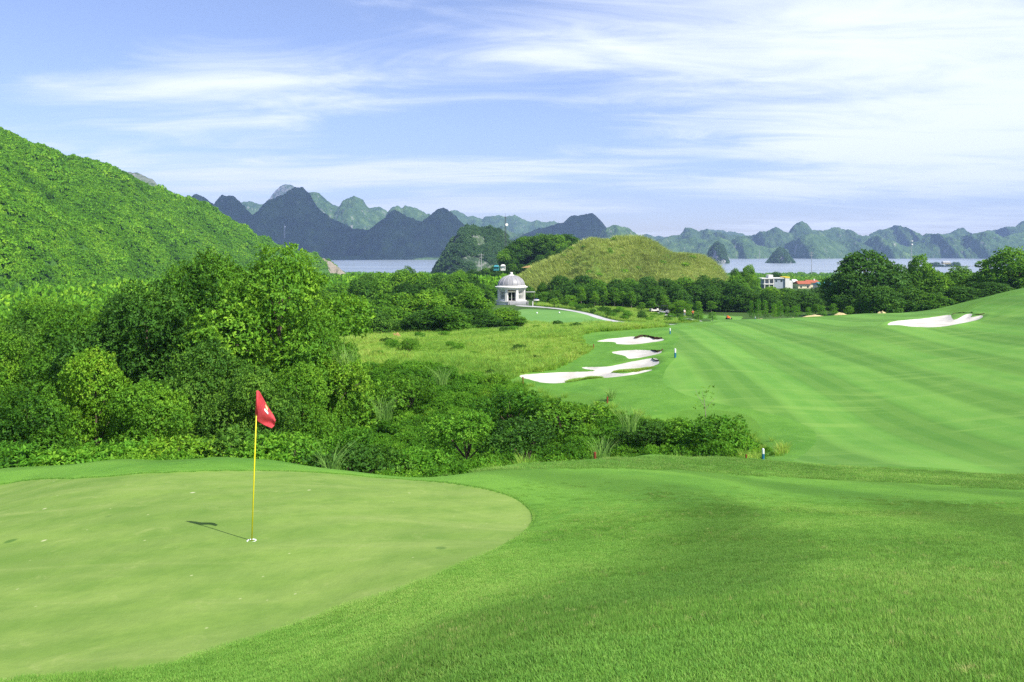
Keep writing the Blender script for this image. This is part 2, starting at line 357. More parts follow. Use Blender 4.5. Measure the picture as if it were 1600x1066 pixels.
cw((-16,25.5,-9.0),(-8,25,-8.6),(-2,26,-9),(4,30,-9.8),(9,36,-10.3),(-22,38,-12),(-12,38,-12.2),(-4,38,-12),(4,38,-11.2),(-30,50,-13),(-18,50,-13),(-8,50,-11.6),(0,48,-10.6),(-40,62,-14),(-25,65,-12.5))
cp((600,590,58),(800,600,56),(700,555,75),(560,530,95),(900,530,85),(820,512,110),(650,525,105))
cp((950,620,50),(1000,640,46),(1180,640,44),(1240,690,37),(1280,715,33))
cp((1300,690,37),(1300,650,43),(1300,600,53),(1300,550,70),(1300,515,92),(1300,496,115),(1600,735,29),(1600,700,33),(1600,640,41),(1600,580,52),(1600,530,66),(1600,490,82),(1600,456,95))
cp((1390,505,86),(1460,512,80),(1535,492,88),(1545,472,95),(1480,487,99),(1440,488,112),(1350,490,122),(1700,440,95),(1800,560,50))
cw((70,118,-8),(45,150,-14),(80,150,-13))
cp((1160,499,125),(1160,520,92),(1050,522,85),(1055,559,62),(1040,585,56),(1160,560,66),(1000,512,100),(930,533,82),(1030,530,82),(985,552,70),(985,575,61),(820,590,60),(900,585,61))
cp((940,506,132),(860,505,135),(880,490,150),(820,485,160),(820,478,190),(800,474,204),(900,478,190),(960,500,145),(1040,507,130),(1100,503,145),(1060,489,190),(1140,494,180),(960,481,190),(1010,486,185))
cw((-25,112,-13.3),(-50,112,-14.5),(-20,150,-14.5),(-60,160,-16),(-30,200,-16),(50,200,-16),(100,200,-15),(75,172,-14.5),(0,260,-16),(0,340,-17),(150,340,-19),(-150,340,-19),(0,500,-22),(200,500,-24),(-250,500,-24),(400,500,-24),
   (0,900,-34),(500,900,-34),(-500,900,-34),(0,1250,-41.5),(800,1250,-41.5),(-800,1250,-41.5),(0,1700,-48),(1200,1700,-48),(-1200,1700,-48))
cw((-20,15,-7),(-30,25,-10.5),(20,14,-2.6),(32,30,-5),(60,60,-3),(-12,8,-4.3))
CP = np.array(CP)
def ab(x, y):
    yy = np.maximum(y, -6.5) + 8.0
    return np.stack([x / yy, .5 * np.log(yy)], -1)
A_ = ab(CP[:, 0], CP[:, 1])
def tps_k(r2): return np.where(r2 > 1e-12, .5 * r2 * np.log(r2 + 1e-300), 0.0)
n_ = len(CP); d2 = ((A_[:, None] - A_[None]) ** 2).sum(-1)
zscale = -CP[:, 2] / 1.0
K = np.zeros((n_ + 3, n_ + 3)); K[:n_, :n_] = tps_k(d2) + np.eye(n_) * 2e-5; K[:n_, n_] = 1; K[:n_, n_ + 1:] = A_; K[n_, :n_] = 1; K[n_ + 1:, :n_] = A_.T
TW = np.linalg.solve(K, np.concatenate([CP[:, 2], [0, 0, 0]]))
def base_h(x, y):
    x = np.asarray(x, float); y = np.asarray(y, float); sh = x.shape; P = ab(x.ravel(), y.ravel()); o = np.empty(len(P))
    for i in range(0, len(P), 60000):
        q = P[i:i + 60000]; r2 = ((q[:, None] - A_[None]) ** 2).sum(-1)
        o[i:i + 60000] = tps_k(r2) @ TW[:n_] + TW[n_] + q @ TW[n_ + 1:]
    o = o.reshape(sh)
    o = o + fbm(x * .12, y * .12, 3) * .10 * sstep(12, 40, y) + fbm(x * .9, y * .9, 2) * .015 * sstep(4, 10, y) + fbm(x * .05, y * .05, 3) * .5 * sstep(150, 400, y)
    return o
# ray from the camera through a photo pixel to the terrain
_ds = np.exp(np.linspace(math.log(3.0), math.log(1400), 900))
def hit(px, py):
    x = (px - 800) / F * _ds; z = -(py - HZ) / F * _ds; h = base_h(x, _ds); s = z - h
    i = np.argmax(s < 0)
    if s[i] >= 0 or i == 0: i = max(1, int(np.argmin(np.abs(s))))
    t = s[i - 1] / (s[i - 1] - s[i] + 1e-12); t = min(max(t, 0), 1); d = _ds[i - 1] + t * (_ds[i] - _ds[i - 1])
    return (px - 800) / F * d, d
def crom(P, n=10):                           # closed Catmull-Rom
    P = np.array(P, float); o = []
    for i in range(len(P)):
        a, b, c, d = P[i - 1], P[i], P[(i + 1) % len(P)], P[(i + 2) % len(P)]
        t = np.linspace(0, 1, n, endpoint=False)[:, None]
        o.append(.5 * (2 * b + (c - a) * t + (2 * a - 5 * b + 4 * c - d) * t**2 + (3 * b - a - 3 * c + d) * t**3))
    return np.concatenate(o)
def sd_poly(poly, x, y, pad=6.0):            # signed distance, positive inside; far points get -pad
    sh = x.shape; x = x.ravel(); y = y.ravel(); out = np.full(len(x), -float(pad))
    lo, hi = poly.min(0) - pad, poly.max(0) + pad
    idx = np.nonzero((x > lo[0]) & (x < hi[0]) & (y > lo[1]) & (y < hi[1]))[0]
    for s0 in range(0, len(idx), 20000):
        ii = idx[s0:s0 + 20000]; X, Y = x[ii][:, None], y[ii][:, None]
        a = poly; b = np.roll(poly, -1, 0); e = b - a
        w0, w1 = X - a[:, 0], Y - a[:, 1]; t = np.clip((w0 * e[:, 0] + w1 * e[:, 1]) / ((e**2).sum(1) + 1e-12), 0, 1)
        dd = np.sqrt(((w0 - e[:, 0] * t)**2 + (w1 - e[:, 1] * t)**2).min(1))
        c = ((a[:, 1] > Y) != (b[:, 1] > Y)) & (X < (b[:, 0] - a[:, 0]) * (Y - a[:, 1]) / (b[:, 1] - a[:, 1] + 1e-12) + a[:, 0])
        out[ii] = np.where(c.sum(1) % 2 == 1, dd, -dd)
    return out.reshape(sh)
def region(pts, n=8): return crom([hit(*p) if len(p) == 2 else p[:2] for p in pts], n)
W3 = lambda x, y: (x, y, 0)
P_green = crom([hit(*p) for p in [(830,815),(822,793),(795,776),(740,762),(640,751),(520,741),(400,737),(250,740),(120,749),(0,758)]] + [(-14.5,16.5),(-17,12.5),(-14.5,8.5),(-9,6.4)] + [hit(*p) for p in [(100,1062),(270,1040),(480,970),(640,917),(740,875),(800,845)]], 12)
B1 = [(811,588),(830,585),(880,582),(930,580),(915,577),(911,574),(950,573),(970,569),(1000,563),(1022,560),(1029,564),(1027,570),(1000,577),(975,579),(956,582),(975,584),(1000,580),(1020,578),(1000,584),(960,590),(920,593),(890,598),(852,599),(830,594)]
B2 = [(956,551),(975,548),(1000,547),(1020,548),(1033,549),(1030,553),(1010,558),(985,561),(975,556)]
B3 = [(933,534),(950,530),(970,528),(990,526),(1015,528),(1036,530),(1034,533),(1015,536),(990,539),(965,538),(960,535)]
B4 = [(1387,508),(1400,502),(1430,499),(1480,492.5),(1487,497),(1492,500),(1508,492),(1519,491),(1517,496),(1535,493),(1530,499),(1500,506),(1465,511.5),(1430,511.5),(1410,509)]
P_bunk = [region(b, 6) for b in (B1, B2, B3, B4)]
P_fair = region([(1045,515),(1100,512),(1162,499),(1240,497),(1330,492),(1400,489),(1480,487.5),(1530,478),(1600,458),(85,70,0),(70,45,0),(45,30,0),(1600,741),(1500,734),(1400,729),(1300,728),(1240,720),(1262,705),(1275,690),(1270,672),(1235,655),(1180,641),(1110,628),(1060,612),(1038,598),(1040,578),(1058,555),(1052,540),(1062,528)], 8)
P_fair2 = region([(1045,511),(1100,505),(1160,497),(1142,494),(1060,490),(1085,494),(1110,500),(1100,504)], 6)
P_apron = region([(1050,507),(1000,512),(930,518),(905,528),(925,545),(900,560),(870,575),(800,590),(850,606),(930,618),(990,650),(1090,640),(1170,650),(1200,690),(1195,712),(1230,722),(1330,725),(1290,660),(1100,610),(1090,560),(1100,520)], 8)
P_tee = region([(812,484),(850,484),(900,488),(940,497),(952,503),(900,505),(840,503),(812,500)], 6)
P_rough = region([(470,512),(560,509),(650,519),(800,516),(822,512),(830,500),(935,503),(1040,510),(1000,514),(925,520),(905,528),(925,545),(900,560),(870,575),(800,592),(740,600),(640,610),(540,600),(470,560)], 8)
def ribbon(px_pts, w):
    c = np.array([hit(*p) for p in px_pts]); t = np.gradient(c, axis=0); t /= np.linalg.norm(t, axis=1)[:, None]; nrm = np.stack([-t[:, 1], t[:, 0]], 1)
    return crom(np.concatenate([c + nrm * w / 2, (c - nrm * w / 2)[::-1]]), 6)
PATH1 = [(812,477.5),(845,480),(880,483.5),(905,487.5),(925,492.5),(942,498),(965,502.5),(1000,505.5),(1045,507.5)]
PATH2 = [(1022,488),(1036,491),(1052,495),(1070,498),(1090,502)]
P_path1 = ribbon(PATH1, 2.4); P_path2 = ribbon(PATH2, 2.2)

NB, NA = 1000, 560
bb = np.concatenate([np.linspace(math.log(2.2), math.log(26), 330, endpoint=False), np.linspace(math.log(26), math.log(160), 470, endpoint=False), np.linspace(math.log(160), math.log(1700), NB - 800)])
aa = np.linspace(-.98, .98, NA)
Yg = np.exp(bb)[:, None] - 8 + 0 * aa[None]; Xg = aa[None] * np.exp(bb)[:, None]
Zg = base_h(Xg, Yg)
SD = {'green': sd_poly(P_green, Xg, Yg)}
sdb = [sd_poly(p, Xg, Yg, 4) for p in P_bunk]; SD['sand'] = np.maximum.reduce(sdb)
dep = np.where(SD['sand'] > 0, .16 * sstep(0, .5, SD['sand']) + .16 * sstep(.4, 1.8, SD['sand']), 0); Zg = Zg - dep
Zg = Zg + .10 * np.exp(-((SD['sand'] + .5) / .45)**2) * (SD['sand'] < 0) * (Yg > 30)                 # raised lip round each bunker
Zg = Zg + .035 * sstep(0, -.12, SD['green']) * (Yg < 26)                                                    # fringe stands a little above the green
SD['fair'] = np.maximum(sd_poly(P_fair, Xg, Yg), sd_poly(P_fair2, Xg, Yg)); SD['apron'] = sd_poly(P_apron, Xg, Yg); SD['tee'] = sd_poly(P_tee, Xg, Yg)
SD['rough'] = sd_poly(P_rough, Xg, Yg); SD['path'] = np.maximum(sd_poly(P_path1, Xg, Yg), sd_poly(P_path2, Xg, Yg))
def grid_h(x, y):                            # bilinear lookup of the built terrain
    x = np.asarray(x, float); y = np.asarray(y, float)
    e = np.maximum(y + 8, 2.21); i = np.clip(np.interp(np.log(e), bb, np.arange(NB)), 0, NB - 1.001); j = np.clip((x / e - aa[0]) / (aa[1] - aa[0]), 0, NA - 1.001)
    i0 = i.astype(int); j0 = j.astype(int); u_ = i - i0; v_ = j - j0
    return (Zg[i0, j0] * (1 - u_) + Zg[i0 + 1, j0] * u_) * (1 - v_) + (Zg[i0, j0 + 1] * (1 - u_) + Zg[i0 + 1, j0 + 1] * u_) * v_
def gh(x, y): return float(grid_h(x, y))

# split the terrain sheet along the region outlines: every surface shares its edge with its neighbour
V = np.stack([Xg, Yg, Zg], -1).reshape(-1, 3)
vals = {k: s.ravel() for k, s in SD.items()}
ids = np.arange(NB * NA).reshape(NB, NA)
q = np.stack([ids[:-1, :-1], ids[:-1, 1:], ids[1:, 1:], ids[1:, :-1]], -1).reshape(-1, 4)
T = np.concatenate([q[:, [0, 1, 2]], q[:, [0, 2, 3]]])
def clip(Vx, va, T, key):
    s = va[key][T]; pos = s > 0; c = pos.sum(1); inn = [T[c == 3]]; out = [T[c == 0]]
    newV = []; newA = {k: [] for k in va}; nb = len(Vx)
    for want, A1, A2 in ((1, inn, out), (2, out, inn)):
        m = c == want; t = T[m]; p = pos[m] if want == 1 else ~pos[m]
        k = p.argmax(1); r = np.arange(len(t)); a, b, d = t[r, k], t[r, (k + 1) % 3], t[r, (k + 2) % 3]
        if not len(t): continue
        def cut(i, j):
            sa, sb = va[key][i], va[key][j]; w = (sa / (sa - sb))[:, None]
            newV.append(Vx[i] * (1 - w) + Vx[j] * w)
            for kk in va: newA[kk].append(va[kk][i] * (1 - w[:, 0]) + va[kk][j] * w[:, 0])
            return nb + sum(len(v__) for v__ in newV[:-1]) + np.arange(len(i))
        e, f = cut(a, b), cut(a, d)
        A1.append(np.stack([a, e, f], 1)); A2.append(np.stack([e, b, d], 1)); A2.append(np.stack([e, d, f], 1))
    if newV:
        Vx = np.concatenate([Vx] + newV); va = {k: np.concatenate([va[k]] + newA[k]) for k in va}
    return Vx, va, np.concatenate(inn), np.concatenate(out)
pieces = {}
Vx, va, rest = V, vals, T
P_wild = crom([(-45,25.0),(-30,24.2),(-16,23.6),(-8,22.6),(-3.2,22.2),(-1,23.2),(2.4,26.2),(6.8,30.4),(9.6,33.2),(11.0,35),(11.2,37.5),(10.2,40.4),(7.4,43.4),(4,47.5),(1,52),(-1.5,56),(-8,59),(-20,61),(-45,63)], 5)
for key in ('green', 'sand', 'path', 'tee', 'fair', 'apron', 'rough'):
    Vx, va, inn, rest = clip(Vx, va, rest, key); pieces[key] = inn
cen = Vx[rest].mean(1)
near = (sd_poly(P_wild, cen[:, 0], cen[:, 1], .5) < 0) & ((cen[:, 1] < 30) | (cen[:, 0] > -3) & (cen[:, 1] < 62) | (cen[:, 0] > .20 * cen[:, 1] + 2) & (cen[:, 1] < 150))
pieces['lawn'] = rest[near]; pieces['floor'] = rest[~near]
def sub(name, T, mat, kind='structure'):
    u_, inv = np.unique(T, return_inverse=True)
    o = link(name, mesh_np(name, Vx[u_], inv.reshape(-1, 3), mat, smooth=True, attrs={'gd': va['gdist'][u_]} if name == 'lawn_ground' else None)); tag(o, kind=kind); return o
va['gdist'] = -sd_poly(P_green, Vx[:, 0], Vx[:, 1], 16)
sub('putting_green', pieces['green'], M['green']); sub('bunker_sand', pieces['sand'], M['sand']); sub('cart_path', pieces['path'], M['path'])
sub('tee_ground', pieces['tee'], M['tee']); sub('fairway', pieces['fair'], M['fairway']); sub('fairway_edge', pieces['apron'], M['fringe'])
sub('rough_ground', pieces['rough'], M['rough']); sub('lawn_ground', pieces['lawn'], M['lawn']); sub('ground', pieces['floor'], M['floor'])
# sea bed and shore plain under everything, then the bay
MB().box((0, 2950, -52), (12700, 7200, 2)).build('seabed_ground', M['floor'])['kind'] = 'structure'
wv = [(-6300, 1000, -40), (6300, 1000, -40), (6300, 6500, -40), (-6300, 6500, -40)]
o = MB().poly(wv).build('bay_water', M['water']); o['kind'] = 'structure'

#@@PART2
# ------------------------------------------------------------------ hills and mountains
def crest_range(name, pts, D, base, k, mat, seed=0, w0=30, meander=0, gully=.22, lump=4.0, du=2.5, nv=90, pw=1.4, rock=None, kind='structure', backk=1.0, sharp=.0, conc=.18, radial=False):
    pts = np.array(pts, float); X0, X1 = pts[0, 0], pts[-1, 0]; n = int((X1 - X0) / du) + 2
    px = np.linspace(X0, X1, n); py = np.interp(px, pts[:, 0], pts[:, 1])
    py = py - np.interp(px, pts[:, 0], np.zeros(len(pts)))
    D_ = np.interp(px, [p[0] for p in D], [p[1] for p in D]) if isinstance(D, (list, tuple)) else np.full(n, float(D))
    D_ = D_ + fbm(px / 60, px * 0 + seed, 3, seed) * meander
    xc = (px - 800) / F * D_; zc = -(py - HZ) / F * D_; H = np.maximum(zc - base, 1.0)
    v = np.concatenate([-np.linspace(1, 0, nv) ** 1.15, np.linspace(0, 1, nv // 3)[1:] ** 1.2])
    Wf = k * H + w0; VV = v[:, None]; Wd = np.where(VV < 0, Wf[None], Wf[None] * backk)
    Y = D_[None] + VV * Wd; X = (px[None] - 800) / F * Y if radial else xc[None] + 0 * VV * Wd
    prof = 1 - np.abs(VV) ** pw; prof = prof * (1 - conc * np.sin(np.pi * np.abs(VV)))
    Z = base + H[None] * prof
    g = ridged(X / (110 + w0), Y / (110 + w0) * .7, 4, seed + .5)
    fade = np.sin(np.pi * np.clip(np.abs(VV), 0, 1)) ** .7
    Z = Z + H[None] * gully * g * fade + fbm(X / (lump * 5), Y / (lump * 5), 3, seed) * lump * 1.2 * np.clip(np.abs(VV) * 6, .5, 1) * np.clip(H[None] / 25, 0, 1) + fbm(X / (lump * 1.4), Y / (lump * 1.4), 2, seed + 5) * lump * .7 * np.clip(H[None] / 25, 0, 1)
    Z[0] = base - 3; Z[-1] = base - 3
    nr = len(v); I = np.arange(nr * n).reshape(nr, n)
    Fc = np.stack([I[:-1, :-1], I[:-1, 1:], I[1:, 1:], I[1:, :-1]], -1).reshape(-1, 4)
    rk = np.zeros(Z.shape) if rock is None else np.broadcast_to(rock(px)[None], Z.shape)
    o = link(name, mesh_np(name, np.stack([X, Y, Z], -1).reshape(-1, 3), Fc, mat, smooth=True, attrs={'rock': rk.ravel()}))
    tag(o, kind=kind); return o, (X, Y, Z)
def cz(ox, oy, s, pts): return [(ox + a / s, oy + b / s) for a, b in pts]
z2 = lambda p: cz(280, 270, 3.636, p); z3 = lambda p: cz(660, 320, 4.706, p); z4 = lambda p: cz(960, 330, 4.706, p); z5 = lambda p: cz(1260, 330, 4.706, p)
rangeA = [(150,345),(200,330),(240,338),(280,318)] + z2([(60,140),(100,128),(130,135),(200,180),(215,150),(245,130),(310,133),(345,165),(400,230),(425,237),(460,205),(500,160),(530,150),(590,128),(650,85),(700,84),(740,120),(790,205),(830,235),(880,270),(950,300),(1010,325),(1080,320),(1140,280),(1190,232),(1230,212),(1290,245),(1370,280),(1430,240),(1470,207),(1500,203),(1550,225),(1600,275)]) + [(732,358),(753,374),(775,388),(800,404)]
crest_range('mountain', rangeA, 3250, -42, .55, M['karst'], 1, w0=60, meander=160, lump=9, du=1.3)
rangeB = [(735,404),(755,385)] + z3([(545,172),(590,155),(650,200),(740,215),(830,183),(960,150),(1040,130),(1080,90),(1190,70),(1230,57),(1270,75),(1320,130),(1340,160)]) + [(955,366),(970,384),(985,404)]
crest_range('mountain', rangeB, 3600, -42, .6, M['karst'], 2, w0=60, meander=100, lump=9, du=1.3)
rangeB2 = [(915,404),(930,375)] + z3([(1350,165),(1420,148),(1460,160),(1510,170),(1580,222)]) + [(1005,373),(1030,386),(1050,404)]
crest_range('mountain', rangeB2, 3300, -42, .8, M['karst_lit'], 3, w0=60, meander=60, lump=9, du=1.3)
rangeC1 = [(340,360)] + z2([(325,190),(370,162),(430,175),(480,185),(540,220)]) + [(440,350)]
crest_range('mountain', rangeC1, 4700, -42, .5, M['karst_lit'], 4, w0=60, lump=10)
rangeC2 = [(405,330)] + z2([(500,165),(525,132),(560,90),(590,66),(620,66),(650,76),(700,110)]) + [(490,330)]
crest_range('mountain', rangeC2, 5600, -42, .5, M['karst_rocky'], 5, w0=60, lump=10)
rangeC3 = [(455,330)] + z2([(700,130),(745,115),(790,118),(830,155),(870,185),(910,190),(940,155),(1000,140),(1030,150),(1070,195),(1110,215),(1150,230),(1180,260),(1230,300)]) + [(640,372)]
crest_range('mountain', rangeC3, 4200, -42, .9, M['karst_lit'], 6, w0=60, lump=11, meander=60, du=1.3)
rangeC4 = z2([(1040,260),(1080,205),(1110,195),(1150,200),(1190,230),(1230,260)])
crest_range('mountain', rangeC4, 4900, -42, .6, M['karst_lit'], 7, w0=60, lump=10)
rangeC5 = z2([(1150,280),(1190,225),(1215,200),(1240,190),(1265,205),(1290,190),(1350,205),(1420,240),(1480,290)])
crest_range('mountain', rangeC5, 4300, -42, .8, M['karst_lit'], 8, w0=60, lump=11)
rangeC6 = [(680,360)] + z3([(200,50),(230,38),(260,45),(330,85),(380,85),(440,107),(460,90),(540,78),(610,90),(640,82),(680,78),(740,105),(800,130),(830,115),(900,130),(960,118),(1000,135),(1080,170)]) + [(915,372)]
crest_range('mountain', rangeC6, 5200, -42, .8, M['karst_lit'], 9, w0=80, lump=12, meander=90)
rangeE = [(960,380)] + z4([(150,190),(200,178),(240,168),(290,188),(330,180),(380,195),(440,200),(500,210)]) + [(1090,366),(1110,359)] + z4([(750,140),(790,140),(830,150),(870,150),(900,155),(950,170),(1000,185),(1060,195)]) + [(1230,372),(1300,380)]
crest_range('mountain', rangeE, 5600, -42, .6, M['karst'], 10, w0=60, lump=10, meander=60)
rangeD = [(985,404),(1000,395)] + z4([(300,225),(330,210),(400,185),(480,175),(520,128),(550,125),(620,155),(680,133),(730,155),(800,160),(860,180),(960,187),(1010,190),(1070,152),(1120,150),(1190,118),(1250,155),(1290,165),(1320,108),(1350,82),(1390,78),(1410,90),(1450,140)]) + z5([(0,112),(40,140),(130,140),(200,113),(280,135),(340,155),(400,187),(460,180),(540,133),(600,125),(660,107),(720,115),(770,135),(850,182),(900,170),(1020,177),(1140,122),(1220,165),(1270,170),(1330,138),(1370,152),(1460,118),(1540,115),(1600,75)]) + [(1640,340),(1680,352),(1730,338),(1790,350),(1850,335),(1920,350),(2000,345)]
crest_range('mountain', rangeD, 4100, -42, .7, M['karst'], 11, w0=60, lump=10, meander=220, gully=.3, du=1.3)
rangeF = [(990,404),(1010,392),(1030,384),(1060,377),(1085,372),(1105,378),(1120,370),(1140,377),(1163,368),(1180,381),(1205,389),(1225,381),(1245,374),(1262,366),(1285,371),(1310,380),(1330,374),(1350,381),(1370,369),(1395,377),(1420,386),(1445,374),(1462,367),(1490,375),(1515,368),(1545,363),(1560,375),(1585,366),(1610,360),(1650,368),(1700,376),(1760,362),(1850,375),(1950,370)]
crest_range('mountain', rangeF, 3550, -42, 1.1, M['karst_lit'], 12, w0=70, lump=9, meander=160, gully=.34, du=1.3)
shoreL = [(150,404),(300,400),(420,402),(520,401),(560,399.5),(600,401),(650,399),(700,400),(760,401)]
crest_range('shore_hill', shoreL, 3050, -41, 2, M['karst_lit'], 13, w0=40, lump=4, nv=14)
crest_range('pale_summit_hill', cz(0,180,3.81,[(560,330),(640,310),(700,330),(755,343),(800,343),(860,358),(900,382),(940,418),(985,455),(1040,520),(1100,600)]), 1500, -42, .7, M['karst_rocky'], 14, w0=40, lump=6, rock=lambda p: p * 0 + .35)
# the wooded slope on the left and its quarried foot
LH = [(-420,70),(-250,105),(-120,160)] + cz(0,180,3.81,[(0,92),(40,118),(100,145),(160,170),(270,210),(330,235),(390,270),(450,268),(520,280),(600,300),(680,330),(760,360),(850,410),(920,445),(980,460),(1080,490),(1150,505),(1240,550),(1330,600),(1400,650),(1480,695),(1550,735)]) + [(430,383),(460,393),(485,398),(505,406),(522,414),(535,426),(548,440),(560,452)]
lh, LHG = crest_range('wooded_hillside', LH, [(-420,430),(0,470),(200,560),(400,720),(560,960)], -44, 1.75, M['hillbase'], 15, w0=14, meander=0, gully=.10, lump=1.6, conc=.02, radial=True, du=2.0, nv=150, pw=1.12, rock=None)
_, KHG = crest_range('karst_hill', [(655,452),(675,432)] + z3([(110,455),(130,400),(180,340),(220,270),(260,215),(320,172),(380,168),(450,178),(500,175),(560,195),(620,235),(680,285),(720,330)]) + [(820,410),(832,430),(840,452)], 900, -34, 1.0, M['karst_rocky'], 16, w0=10, lump=3.5, du=.8, nv=110, pw=1.7)
dropy = lambda P, k: [(a, b + k) for a, b in P]
wh, WHG = crest_range('tree_topped_hill', [(700,442),(740,428),(770,421),(795,415),(830,401),(870,391),(905,388),(950,392),(1000,402),(1060,425)], 395, -19, 1.6, M['floor'], 17, w0=8, lump=1.0, du=3, nv=40)
gm, GMG = crest_range('grassy_mound', dropy([(770,452)] + z3([(640,545),(690,528),(760,500),(850,452),(950,405),(1030,352),(1100,306),(1150,275),(1200,252),(1230,243),(1270,240),(1330,250),(1400,246),(1500,242)]) + z4([(60,200),(150,200),(220,208),(280,225),(340,255),(400,290),(450,300),(560,312),(610,322),(650,332),(700,372),(740,402),(765,425),(790,470)]) + [(1140,448)], 3.5), 300, -18, 1.5, M['rough'], 18, w0=6, lump=1.4, du=1.5, nv=70, pw=1.35, gully=.10)
crest_range('quarried_foot', [(470,440),(482,400),(492,399),(505,402),(515,408),(530,418),(540,427),(548,436),(556,446)], 880, -44, .9, M['quarry'], 23, w0=10, lump=3, du=.8, nv=60, rock=lambda p: p * 0 + 1.)
isl = [('rocky_island', [(1103,412),(1107,404),(1110,390),(1114,382),(1121,378),(1127,382),(1131,392),(1134,404),(1137,412)], 2250),
       ('wooded_island', [(1198,412),(1203,406),(1209,398),(1215,391),(1219,389),(1225,392),(1231,399),(1236,405),(1242,412)], 2270)]
ISG = [crest_range(nm, p, D, -41, 1.0, M['karst_rocky'], 19, w0=8, lump=5, du=.7, nv=50, pw=1.8)[1] for nm, p, D in isl]

# ------------------------------------------------------------------ leaves, trees
def unit(a): return a / (np.linalg.norm(a, axis=-1, keepdims=True) + 1e-9)
def rosettes(C, N, k, Ln, Wd, r, droop=.15, tintc=None):
    n = len(C); C = np.repeat(C, k, 0); N = np.repeat(N, k, 0)
    d = unit(N * .55 + unit(r.normal(size=C.shape)) * .95 + np.array([0, 0, .12])); nn = unit(N + r.normal(size=C.shape) * .34 + np.array([0, 0, .35]))
    s = unit(np.cross(d, nn)); up = np.cross(s, d); l = (Ln * r.uniform(.65, 1.25, len(C)))[:, None]; w = (Wd * r.uniform(.7, 1.2, len(C)))[:, None]
    a = C; b = C + d * l * .5 + s * w * .5 + up * l * .06; t = C + d * l - up * l * droop; e = C + d * l * .5 - s * w * .5 + up * l * .06
    Vv = np.stack([a, b, t, e], 1).reshape(-1, 3); I = np.arange(len(Vv)).reshape(-1, 4)
    tc_ = np.repeat(r.random(n) if tintc is None else tintc, k); ti = np.clip(tc_ * .6 + r.random(len(C)) * .5, 0, 1)
    return Vv, I, np.repeat(ti, 4)
def crown_mesh(name, lobes, dens, k, Ln, Wd, mat, r, inner=.55):
    Cs, Ns = [], []
    Lc = np.array([l[0] for l in lobes]); Lr = np.array([l[1] for l in lobes])
    for i in range(len(lobes)):
        rr = Lr[i]; n = int(dens * 4 * math.pi * ((rr[0] * rr[1] + rr[0] * rr[2] + rr[1] * rr[2]) / 3))
        u_ = unit(r.normal(size=(n, 3))); u_ = u_[(u_[:, 2] > -.75)]
        rad = np.where(r.random(len(u_)) < .3, r.uniform(inner, .9, len(u_)), r.uniform(.86, 1.1, len(u_)))
        bump_ = 1 + .16 * vnoise(u_[:, 0] * 2.6 + i * 3, u_[:, 1] * 2.6, u_[:, 2] * 2.6)
        p = Lc[i] + u_ * rr * (rad * bump_)[:, None]
        keep = np.ones(len(p), bool)
        for j in range(len(lobes)):
            if j != i: keep &= (((p - Lc[j]) / Lr[j]) ** 2).sum(1) > .50
        Cs.append(p[keep]); Ns.append(unit(u_[keep] / rr))
    C = np.concatenate(Cs); N = np.concatenate(Ns)
    Vv, I, ti = rosettes(C, N, k, Ln, Wd, r)
    return mesh_np(name, Vv, I, mat, attrs={'tint': ti})
def tree_proto(kind, seed, mat, H=10., low=.18, rad=.36, nl=13, lr=.175, dens=19, k=6, Ln=.21, Wd=.10, bark='bark', top=.5, trunk_r=.16):
    """returns crown mesh, trunk mesh; base at the origin, height H"""
    r = np.random.default_rng(seed); lobes = []
    for i in range(nl):
        t = (i + .5) / nl; z = H * (low + (1 - low - lr * .9) * t); env = math.sin(math.pi * min(1, (t * .82 + .16))) ** .6
        a = i * 2.4 + r.uniform(-.5, .5); d = H * rad * env * r.uniform(.35, .9) * (1 - top * max(0, t - .75) * 3)
        q = H * lr * r.uniform(.75, 1.25) * (1 - .25 * t)
        lobes.append((np.array([d * math.cos(a), d * math.sin(a), z]), np.array([q * 1.12, q * 1.12, q * .86])))
    lobes.append((np.array([r.uniform(-.3, .3), r.uniform(-.3, .3), H * (1 - lr)]), np.array([H * lr * .9] * 3)))
    for i in range(int(nl * 1.4)):             # small outer lobes break the outline
        b = lobes[int(r.integers(0, nl))]; u_ = unit(r.normal(size=3)); u_[2] = abs(u_[2]) * .7
        q = b[1].mean() * r.uniform(.32, .55); lobes.append((b[0] + u_ * b[1] * 1.02, np.array([q, q, q * .8])))
    cm = crown_mesh('crown', lobes, dens, k, Ln, Wd, mat, r)
    m = MB(); tr = trunk_r * H / 10
    lean = r.uniform(-.3, .3, 2)
    m.tube([(0, 0, -.6), (0, 0, .3), (lean[0] * .5, lean[1] * .5, H * .35), (lean[0], lean[1], H * .72)], [tr * 1.5, tr * 1.1, tr * .75, tr * .25], 8)
    for b in lobes[:nl + 1]:
        c = b[0]; z0 = max(H * .12, c[2] - H * .22); f = min(1, z0 / (H * .72))
        m.tube([(lean[0] * f, lean[1] * f, z0), ((lean[0] * f + c[0]) / 2, (lean[1] * f + c[1]) / 2, z0 * .45 + c[2] * .55), tuple(c)], [tr * .42, tr * .28, tr * .1], 5)
    o = m.build('trunk', M[bark]); me = o.data; bpy.data.objects.remove(o)
    return cm, me
PR = {}
PR['broad'] = [tree_proto('b', 11 + i, M['leaf_a'], nl=10 + i, lr=.205, rad=.38 + .03 * (i % 3), low=.14) for i in range(4)]
def far_proto(seed, mat, **k): return tree_proto('f', seed, mat, **{**dict(nl=9, rad=.40, low=.14, lr=.235, dens=6.5, k=6, Ln=.40, Wd=.20), **k})
PR['broadf'] = [far_proto(111 + i, M['leaf_a'], rad=.38 + .03 * i) for i in range(4)]
PR['darkf'] = [far_proto(121 + i, M['leaf_b'], nl=10) for i in range(3)]
